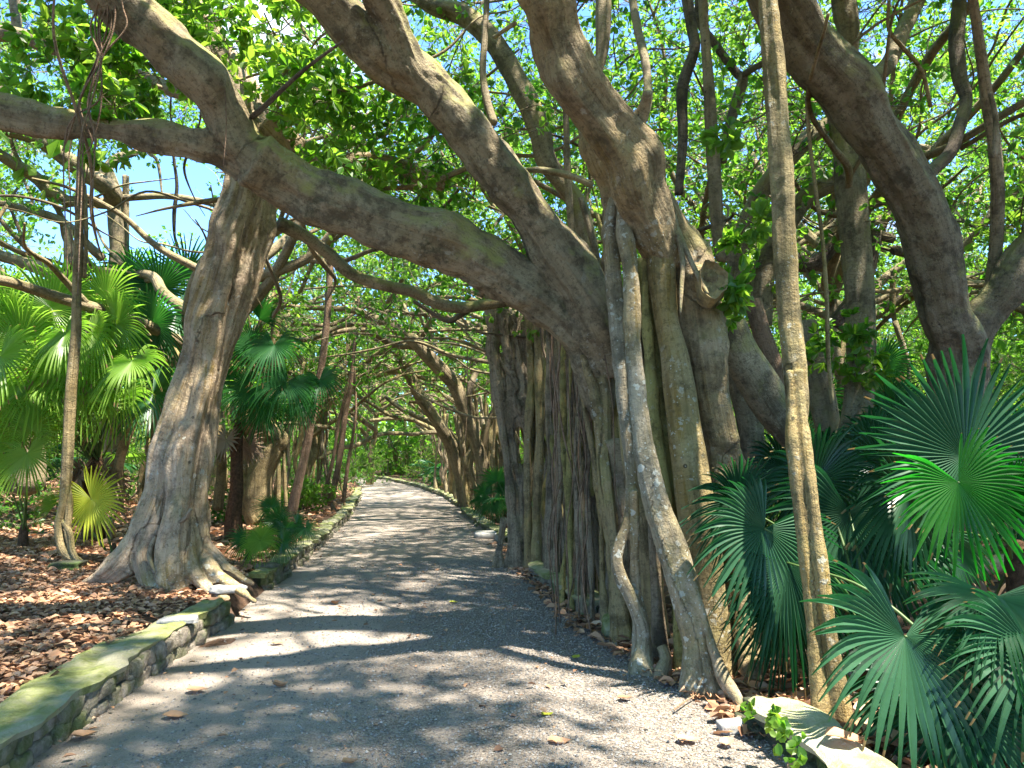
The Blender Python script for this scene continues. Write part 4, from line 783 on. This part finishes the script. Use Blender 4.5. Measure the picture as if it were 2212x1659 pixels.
# overhead canopy that shades the place
n = 13000; x = r.uniform(-9, 15, n); y = r.uniform(-8, 24, n); z = r.uniform(6.2, 11.5, n); vis = (y > 0) & (z < 2.3+.66*y)
keep = (~vis) & (r.random(n) < (.50+.95*snoise(np.stack([x, y, z*0], -1), 93, 1.1, 3))*.66) & shaft(x, y, z, SH); top = np.stack([x, y, z, 1.0+.5*r.random(n)], 1)[keep]
# far canopy
n = 5200; x = r.uniform(-34, 30, n); y = r.uniform(22, 46, n); z = 1.2+17*r.random(n)**1.2
inpath = (x > lx(y)-2.2) & (x < rx(y)+2.2) & (z < 3.9); keep = (~inpath) & (z < 2.5+.62*y) & (r.random(n) < .35+.5*snoise(np.stack([x, y, z], -1), 95, .3, 3)+.25*(z < 6)-2.6*np.exp(-((x/y+.50)/.15)**2-(((z-CH)/y-.31)/.09)**2)); far = np.stack([x, y, z, 1.9+1.0*r.random(n)], 1)[keep]
print('sprays', len(mid), len(top), len(far))
tx = np.array([[a[1], a[2]] for a in TREES])
def assign(A): return ((A[:, None, :2]-tx[None])**2).sum(-1).argmin(1)
am, at_, af = assign(mid), assign(top), assign(far)
for i, (o, x_, y_) in enumerate(TREES):
    if (am == i).sum(): crown('crown', mid[am == i], [M['leaf'], M['rough']], o, 400+i)
    if (at_ == i).sum(): crown('crown', top[at_ == i], [M['leaf'], M['rough']], o, 500+i, far=True, lsize=1.4)
    if (af == i).sum(): crown('crown', far[af == i], [M['leaffar'], M['rough']], o, 600+i, far=True)
def nearspray(lst, par, seed, mat='leafnear', protos=PRN, ls=1.):
    for i, (x, y, d, s) in enumerate(lst): crown('leafy_spray', [(*P(x, y, d)[0], s)], [M[mat], M['rough']], par, seed*50+i, protos, lsize=ls)
q = np.random.default_rng(8)
nearspray([(q.normal(230, 75), q.normal(150, 55), q.uniform(5.9, 7.2), q.uniform(.5, .8)) for _ in range(34)], BM, 1)
nearspray([(q.normal(430, 60), q.normal(40, 40), q.uniform(6.5, 7.8), q.uniform(.5, .8)) for _ in range(12)], BL, 2)
nearspray([(q.uniform(540, 720), q.uniform(20, 260), q.uniform(6.2, 8), q.uniform(.5, .8)) for _ in range(26)], BL, 3)
nearspray([(q.uniform(700, 1000), q.uniform(180, 420), q.uniform(7, 9), q.uniform(.6, .9)) for _ in range(30)], BM, 4)
nearspray([(x, y, d, .24) for (x, y, d) in ((1565,290,6.2),(1605,510,5.6),(1630,545,5.7),(1625,640,5.6),(1600,600,5.8),(1595,680,6))], BM, 5, 'leafnear')
nearspray([(q.uniform(1800, 1900), q.uniform(700, 830), 7.6, .35) for _ in range(5)], B2, 6)

# far wood closing the horizon
n = 5200; x = r.uniform(-75, 75, n); y = r.uniform(46, 74, n); z = 15*r.random(n)**1.5; keep = r.random(n) < np.clip(1.3-z/16, .2, 1)
o = crown('far_wood', np.stack([x, y, z, 3.6+1.8*r.random(n)], 1)[keep], [M['leaffar'], M['rough']], None, 700, far=True, twigs=False); tag(o, 'mass of sunlit green wood closing the view behind everything', 'woodland', kind='stuff')
n = 1500; sd_ = np.where(r.random(n) < .5, -1, 1); y = r.uniform(8, 46, n); x = np.where(sd_ < 0, -.62*y-r.uniform(3, 12, n), .66*y+r.uniform(2, 12, n)); z = r.uniform(.3, 9, n)
o = crown('side_wood', np.stack([x, y, z, 2.2+1.2*r.random(n)], 1), [M['leaffar'], M['rough']], None, 701, far=True, twigs=False); tag(o, 'mass of green leaves filling the sides of the wood', 'woodland', kind='stuff')
# low shrubs
def shrub(x, y, wd, h, n_, label, seed, mat='under', sc=.5):
    q = np.random.default_rng(seed); z0 = float(zg(x, y)); t = thing('shrub', label, 'shrub', (x, y, z0), 'leafy shrubs under the trees')
    a = q.random(n_)*6.28; rr = wd*np.sqrt(q.random(n_)); pl = np.stack([x+rr*np.cos(a), y+rr*np.sin(a), z0+.08+h*q.random(n_)**.9*(1-.5*rr/wd), np.full(n_, sc)], 1)
    crown('foliage', pl, [M[mat], M['rough']], t, seed, lsize=.9)
    for i in range(4):
        k = q.integers(n_); p = pl[k]; V, Q, T, al, _ = tube([(x+q.normal(0, .05), y+q.normal(0, .05), z0-.02, .02), (x+(p[0]-x)*.5, y+(p[1]-y)*.5, z0+(p[2]-z0)*.6, .014), (p[0], p[1], p[2], .006)], 6); mesh_obj('stem', V, [Q, T], M['rough'], t, {'al': al})
sh = [(-7.2,34,1.2,1.6,40,'dark leafy shrub left of the far path bend',.9),(-3.0,34,.7,.8,30,'low green shrub just right of the path end',.7),(-4.0,40,1.0,2.2,50,'tall bright shrub filling the gap at the path end',1.0),(-5.3,14.8,.35,.5,16,'small fern green shrub beside the slim reddish stem',.35),
      (-4.9,17.5,.4,.9,22,'upright pale shrub behind the slim reddish stem',.4),(-8.6,13,1.4,1.2,34,'low shrub in the shade behind the bright palms',.7),(6.6,11.5,1.2,2.4,60,'sunlit shrub between the mid right trunks',.7),(8.8,13.8,1.6,2.4,60,'bright shrub at the right edge behind the forked trunk',.8),
      (7.9,9.2,.9,1.5,40,'leafy shrub behind the big right hand fan leaves',.6),(4.6,12.6,1.0,1.9,46,'shrub in sun behind the tangled trunks',.7),(-9.8,19,1.8,1.8,50,'broad shrub far back on the left bank',.9),(-6.6,25,1.2,1.5,40,'shrub beyond the root bundle at left',.8),(-8.6,54,2.6,3.6,90,'tall dark thicket closing the end of the path',1.5),(-5.0,49,1.8,3.4,90,'dark thicket right of the path end',1.5),(-14.5,47,2.6,3.0,70,'thicket at the left of the path end',1.5),(.8,12.7,.5,.7,20,'scrubby bush behind the short right wall',.4)]
for i, (x, y, wd, h, n_, lab, sc) in enumerate(sh): shrub(x, y, wd, h, n_, lab, 800+i, 'under' if i % 2 else 'leaffar', sc)
# vine on the right wall
vt = thing('vine', 'small bright green vine growing on the face of the right wall', 'vine', G(1700, 1560, .1))
q = np.random.default_rng(4)
for (x, y, k) in ((1700,1545,16),(1712,1560,14),(1724,1582,12),(1640,1520,6),(1648,1545,6),(1745,1612,8),(1750,1640,8),(1705,1600,5)):
    LP = np.array([P(x+q.normal(0, 7), y+q.normal(0, 9), 3.88-(y-1550)*.0045)[0] for _ in range(k)]); LP[:, 0] -= .05; nl = k
    ax = unit(np.stack([-.6+q.normal(0, .5, nl), -.3+q.normal(0, .5, nl), q.normal(-.2, .5, nl)], 1)); nn = unit(np.stack([-.7+q.normal(0, .3, nl), -.5+q.normal(0, .3, nl), .5+q.normal(0, .3, nl)], 1))
    V, Fc, kv = leaves(LP, ax, nn, .035+.025*q.random(nl), .85, .2); mesh_obj('leaf_cluster', V, Fc, M['leafnear'], vt, {'rnd': np.repeat(q.random(nl), kv)})

# ---------------------------------------------------------------- fan palms
def fan(hub, axis, nrm, R, seed, nseg=38, span=5.3, fuse=.56, droop=.35, pleat=.05, cup=.1, ragged=.12, brown=True):
    q = np.random.default_rng(seed); Y_ = unit(np.array(axis, float)); Z_ = np.array(nrm, float); Z_ = unit(Z_-Y_*Z_.dot(Y_)); X_ = np.cross(Y_, Z_)
    st = np.array([.012, .12, .28, .42, .52, .62, .72, .82, .91, .96, 1.0]); K = len(st); V = []; Fc = []; rn = []; tt = []; da = span/nseg; n = 0
    for i in range(nseg):
        a = -span/2+da*(i+.5); Ri = R*(1-.16*(abs(a)/(span/2))**2)*(1-ragged*q.random()); fi = fuse+q.normal(0, .05); off = q.normal(0, .02); bend = q.normal(0, .05); dz = droop*(.8+.5*q.random()); br = q.random()
        for k, s_ in enumerate(st):
            w_ = math.tan(da/2)*s_ if s_ < fi else math.tan(da/2)*fi*max(.10, (1-(s_-fi)/(1.0-fi))**.65)
            aa = a+(bend+off)*max(0, s_-fi)*1.2
            c, s2 = math.sin(aa), math.cos(aa)
            zl = cup*s_*(1+.5*math.cos(a))*1.0; rib = pleat*1.3*min(s_, .5)
            for e in (-1, 0, 1):
                u = np.array([c*s_+e*w_*s2, s2*s_-e*w_*c])
                p = X_*u[0]+Y_*u[1]+Z_*(zl+(rib*.5 if e else -rib*.5))
                p = p*Ri; g = max(0, s_-.38); p = p+np.array([0, 0, -1.])*dz*Ri*g*g*1.9-Y_*0
                V.append(p+hub); rn.append(min(1, max(0, .5+q.normal(0, .02)+off*8))); tt.append(s_ if (br < .45) else s_*.88)
            if k: b = n+(k-1)*3; Fc += [(b, b+1, b+4, b+3), (b+1, b+2, b+5, b+4)]
        n += K*3
    return np.array(V), np.array(Fc), np.array(rn), np.array(tt)
def frond(par, hub, axis, nrm, R, base, seed, mat='palmR', **k):
    k.setdefault('nseg', 46 if hub[0] > 1 else 44); k.setdefault('fuse', (.58 if hub[0] > 1 else .46)); k.setdefault('ragged', .2); V, Fc, rn, tt = fan(np.array(hub), axis, nrm, R, seed, **k); f = mesh_obj('frond', V, [Fc], M[mat], par, {'rnd': rn, 'tt': tt}, smooth=False)
    h = np.array(hub); b = np.array(base); mdd = (h+b)/2+np.array([0, 0, .12*np.linalg.norm(h-b)])
    Vt, Q, T, a, _ = tube([(*b, .014), (*mdd, .010), (*h, .007)], 6, .1, 0, 1)
    o = mesh_obj('petiole', Vt, [Q, T], M['petiole'], f, {'rnd': np.full(len(Vt), .4)}) if False else None
    off = np.array(par.location); me = mesh_obj('petiole', Vt-off, [Q, T], M['petiole'], None, {'rnd': np.full(len(Vt), .4)}); me.parent = f
    return f
def seen(x, y, d, Rpx, ang, pitch=.35, roll=0.):
    """hub, axis and facing of a fan leaf from how it looks in the photograph (ang: image direction of its middle blade, degrees, 90 = up)"""
    p, k = P(x, y, d); a = math.radians(ang); ax = np.array([math.cos(a), 0, math.sin(a)]); back = np.array([0, -1., 0]); side = np.cross(ax, back)
    A_ = ax*math.cos(pitch)+back*math.sin(pitch); N_ = back*math.cos(pitch)-ax*math.sin(pitch); N_ = N_*math.cos(roll)+side*math.sin(roll)
    return np.array(p), A_, N_, Rpx*k*(1.10 if x > 1500 else (1.27 if x < 420 else 1.15))
def palm(label, base, trunk_h, fr, seed, mat='palmR', tr=.09, extra=0, eR=.55, eh=.9, group=None, dead=0):
    z0 = float(zg(base[0], base[1])); t = thing('fan_palm', label, 'palm', (base[0], base[1], z0), group); q = np.random.default_rng(seed); top = np.array([base[0], base[1], z0+trunk_h])
    V, Q, T, a, _ = tube([(base[0], base[1], z0-.05, tr*1.3), (base[0], base[1], z0+trunk_h*.5, tr), (*top, tr*.8), (top[0], top[1], top[2]+.12, tr*.4)], 12, .04, .25, seed); mesh_obj('trunk', V, [Q, T], M['fibre'], t, {'al': a})
    for i, f in enumerate(fr):
        k = dict(droop=.3); m = mat
        if isinstance(f[-1], dict): kk = dict(f[-1]); f = f[:-1]; m = kk.pop('mat', mat); k.update(kk)
        h, A_, N_, R = seen(*f); frond(t, h, A_, N_, R, top+q.normal(0, .03, 3), seed*10+i, m, **k)
    for i in range(extra):
        a = 6.28*(i+q.random()*.6)/max(1, extra); el = .1+1.0*q.random(); L_ = eh*(.75+.5*q.random()); h = top+np.array([math.cos(a)*math.cos(el), math.sin(a)*math.cos(el), math.sin(el)])*L_
        ax = unit(np.array([math.cos(a), math.sin(a), .1+.3*math.sin(el)-.4*(1-math.sin(el))])); nn = unit(np.array([-math.cos(a)*.3, -math.sin(a)*.3, 1.])); frond(t, h, ax, nn, eR*(.8+.35*q.random()), top, seed*10+100+i, mat, droop=.45, nseg=34)
    for i in range(dead):
        a = 6.28*q.random(); h = top+np.array([math.cos(a)*.22, math.sin(a)*.22, -.15-.25*q.random()]); frond(t, h, np.array([math.cos(a)*.3, math.sin(a)*.3, -1]), np.array([math.cos(a), math.sin(a), .2]), eR*.7, top, seed*10+300+i, 'deadpalm', droop=.1, nseg=20)
    return t
M['palmG'] = leafmat('vivid_palm_leaf', (.02, .09, .018), (.03, .12, .022), (.02, .42, .02), (.05, .55, .03), .32, .4, .97)
M['deadpalm'] = leafmat('dead_palm_leaf', (.16, .11, .07), (.28, .21, .14), (.1, .06, .03), (.1, .06, .03), .8, .1)
# right foreground palms
palm('dark bluish fan palm leaning over the pale wall in the right foreground', (2.55, 4.25), .35, [
    (1955,1375,4.0,255,-105,.45), (2150,1290,4.1,215,-95,.75,dict(span=4.0)), (1700,1215,5.0,190,-95,.2,dict(droop=.5,span=3.6)), (2085,1520,3.9,200,-60,.5), (2230,1400,3.9,220,-100,.4,dict(mat='palmR')), (1990,1480,4.3,220,-80,.1,dict(droop=.5))], 1, dead=3)
palm('fan palm beside the wide trunk with tattered tan tipped leaves', (2.4, 5.1), .45, [
    (1652,1142,5.05,185,-125,.2,dict(droop=.35)), (1600,1090,5.2,150,150,.3,dict(span=3.2)), (1835,1108,5.55,225,-92,.2), (1760,1040,5.9,170,120,.3), (1700,1300,5.1,170,-95,.05,dict(droop=.3,span=3.0)), (1900,1180,5.8,160,-40,.4)], 2, dead=2)
palm('tall fan palm at far right with one huge upright dark leaf', (3.55, 5.3), .9, [
    (2085,985,5.1,255,90,-.15,dict(droop=.08,span=5.6,nseg=52)), (2070,1042,4.7,175,-70,.25,dict(mat='palmG',droop=.2)), (2170,1130,4.8,150,80,.1,dict(mat='palmG',span=2.0,droop=.1)), (1960,1060,5.4,190,170,.3), (2230,1010,5.3,200,10,.2), (2040,1150,5.9,150,-150,.5,dict(mat='palmR')), (1905,1000,6.3,160,150,.2)], 3, tr=.12, dead=2)

palm('fan palm half hidden behind the slanting mossy log', (3.1, 7.3), .7, [(1690,1010,7.0,120,130,.3), (1780,1010,7.2,120,60,.3), (1880,960,7.0,120,100,.3), (1830,1010,6.8,130,-60,.5), (1940,930,7.6,120,90,.2)], 4, extra=3)
palm('small pale palm glimpsed between trunks far right', (5.6, 10.2), .9, [(1770,860,10.4,70,100,.3), (1905,790,10.2,80,70,.3), (1920,870,10,90,100,.3), (1800,900,10.4,70,-90,.4)], 5, 'palmD', extra=4, eR=.5)
palm('small fan palm behind the low wall right of the path', (-.05, 15.2), .35, [(1062,1085,15.0,46,-90,.5), (1075,1040,15.4,50,60,.3), (1045,1070,15.2,40,160,.4), (1090,1070,15.4,44,10,.3)], 6, 'palmD', extra=3, eR=.5, eh=.5)
# left palms
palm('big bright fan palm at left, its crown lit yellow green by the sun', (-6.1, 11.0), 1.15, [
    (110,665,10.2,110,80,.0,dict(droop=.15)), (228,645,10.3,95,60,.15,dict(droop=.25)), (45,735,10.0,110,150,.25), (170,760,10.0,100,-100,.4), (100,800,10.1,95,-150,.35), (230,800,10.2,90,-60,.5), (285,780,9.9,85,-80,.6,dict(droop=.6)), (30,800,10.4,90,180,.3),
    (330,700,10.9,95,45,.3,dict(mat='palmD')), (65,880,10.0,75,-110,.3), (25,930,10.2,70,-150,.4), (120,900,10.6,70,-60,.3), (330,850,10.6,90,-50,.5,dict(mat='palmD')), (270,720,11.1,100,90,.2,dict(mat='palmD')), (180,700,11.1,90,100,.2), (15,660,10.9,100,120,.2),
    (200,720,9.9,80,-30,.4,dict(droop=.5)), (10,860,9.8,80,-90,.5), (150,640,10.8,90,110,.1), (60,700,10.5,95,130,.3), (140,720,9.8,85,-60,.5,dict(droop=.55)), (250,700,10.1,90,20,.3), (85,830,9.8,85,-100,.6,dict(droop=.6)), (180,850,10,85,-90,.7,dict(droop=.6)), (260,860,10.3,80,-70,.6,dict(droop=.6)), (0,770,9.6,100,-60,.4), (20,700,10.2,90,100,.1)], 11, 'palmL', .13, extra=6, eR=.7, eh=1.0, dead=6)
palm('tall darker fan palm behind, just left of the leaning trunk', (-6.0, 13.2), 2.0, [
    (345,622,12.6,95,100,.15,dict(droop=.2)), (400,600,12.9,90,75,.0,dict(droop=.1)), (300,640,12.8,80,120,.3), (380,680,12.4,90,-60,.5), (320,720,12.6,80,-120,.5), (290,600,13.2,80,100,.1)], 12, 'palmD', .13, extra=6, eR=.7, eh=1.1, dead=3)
palm('low palm with two bright round leaves near the left edge', (-6.6, 10.2), .25, [(68,925,9.6,72,100,.05,dict(droop=.15)), (58,980,9.5,72,-80,.3), (5,975,9.9,60,150,.2), (-10,1010,9.7,50,-100,.2)], 13, 'palmL', .07)
palm('young yellow leaved palm against the dead leaves by the leaning trunk', (-4.95, 9.4), .12, [(197,1078,9.0,80,-60,.0,dict(mat='palmY',droop=.12,span=5.9,fuse=.5)), (120,1090,9.3,40,150,.3,dict(mat='palmL',span=2.8))], 14, 'palmY', .05)
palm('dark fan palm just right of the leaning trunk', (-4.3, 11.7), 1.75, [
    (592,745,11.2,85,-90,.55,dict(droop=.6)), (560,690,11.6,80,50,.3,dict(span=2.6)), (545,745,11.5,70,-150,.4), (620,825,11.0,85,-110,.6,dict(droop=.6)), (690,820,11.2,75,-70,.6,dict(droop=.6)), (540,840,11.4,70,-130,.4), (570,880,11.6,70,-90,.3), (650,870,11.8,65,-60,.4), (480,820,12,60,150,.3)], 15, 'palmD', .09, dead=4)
palm('small bright fan palm growing beside the left wall', (-3.35, 9.6), .12, [(567,1160,9.3,46,95,.15,dict(mat='palmL')), (562,1168,9.2,50,-85,.4,dict(mat='palmL')), (530,1165,9.4,48,-120,.5), (610,1170,9.3,44,-10,.5)], 16, 'palmD', .05)
palm('small dark fan palm at the foot of the slim reddish stem', (-3.5, 11.8), .15, [(600,1128,11.0,50,160,.5), (585,1095,11.6,44,100,.4), (640,1132,11.0,40,-30,.5), (660,1140,10.8,34,-60,.5), (618,1140,11,40,60,.4)], 17, 'palmD', .05)
palm('low dark fan palm in the shade at the far end of the path', (-3.9, 37), .4, [], 18, 'palmD', .08, extra=9, eR=.8, eh=.7)
palm('second dark fan palm near the path end, nearer the right wall', (-2.4, 31.5), .4, [], 19, 'palmD', .08, extra=8, eR=.8, eh=.6)
palm('dark low palm left of the far path bend', (-8.6, 34), .5, [], 20, 'palmD', .08, extra=9, eR=.9, eh=.8)
palm('dim palm in the understorey far left behind the bank', (-9.0, 15.5), .8, [], 22, 'palmD', .09, extra=9, eR=.7, eh=.9)
palm('palm in sun far right under the forked trunk', (7.2, 8.6), .6, [], 23, 'palmD', .1, extra=9, eR=.75, eh=.9)
# dark fallen branches under the right palms
def log(label, pts, mat='limb2'):
    V, Q, T, a, _ = tube(pts, 12, .06, .15, 7, True, .02); o = mesh_obj('fallen_branch', V-np.array(pts[0][:3]), [Q, T], M[mat], None, {'al': a}); o.location = pts[0][:3]; return tag(o, label, 'branch')
log('thick fallen branch lying in shade behind the right hand palms', [(2.9,6.6,.25,.09),(3.6,6.9,.45,.10),(4.4,7.0,.55,.09),(5.2,7.2,.6,.08)])
log('pale fallen branch slanting up behind the tall right palm', [(3.3,7.8,.5,.07),(3.9,7.7,.9,.08),(4.6,7.6,1.35,.08)])
log('dark bare stick lying on the leaves at bottom right', [(2.3,3.6,.05,.02),(2.7,3.75,.1,.022),(3.2,3.7,.06,.018)], 'rough')
log('thin bare stick on the gravel by the big root feet', [(1.0,4.7,.03,.006),(1.15,4.9,.035,.005),(1.28,5.05,.03,.004)], 'redst')
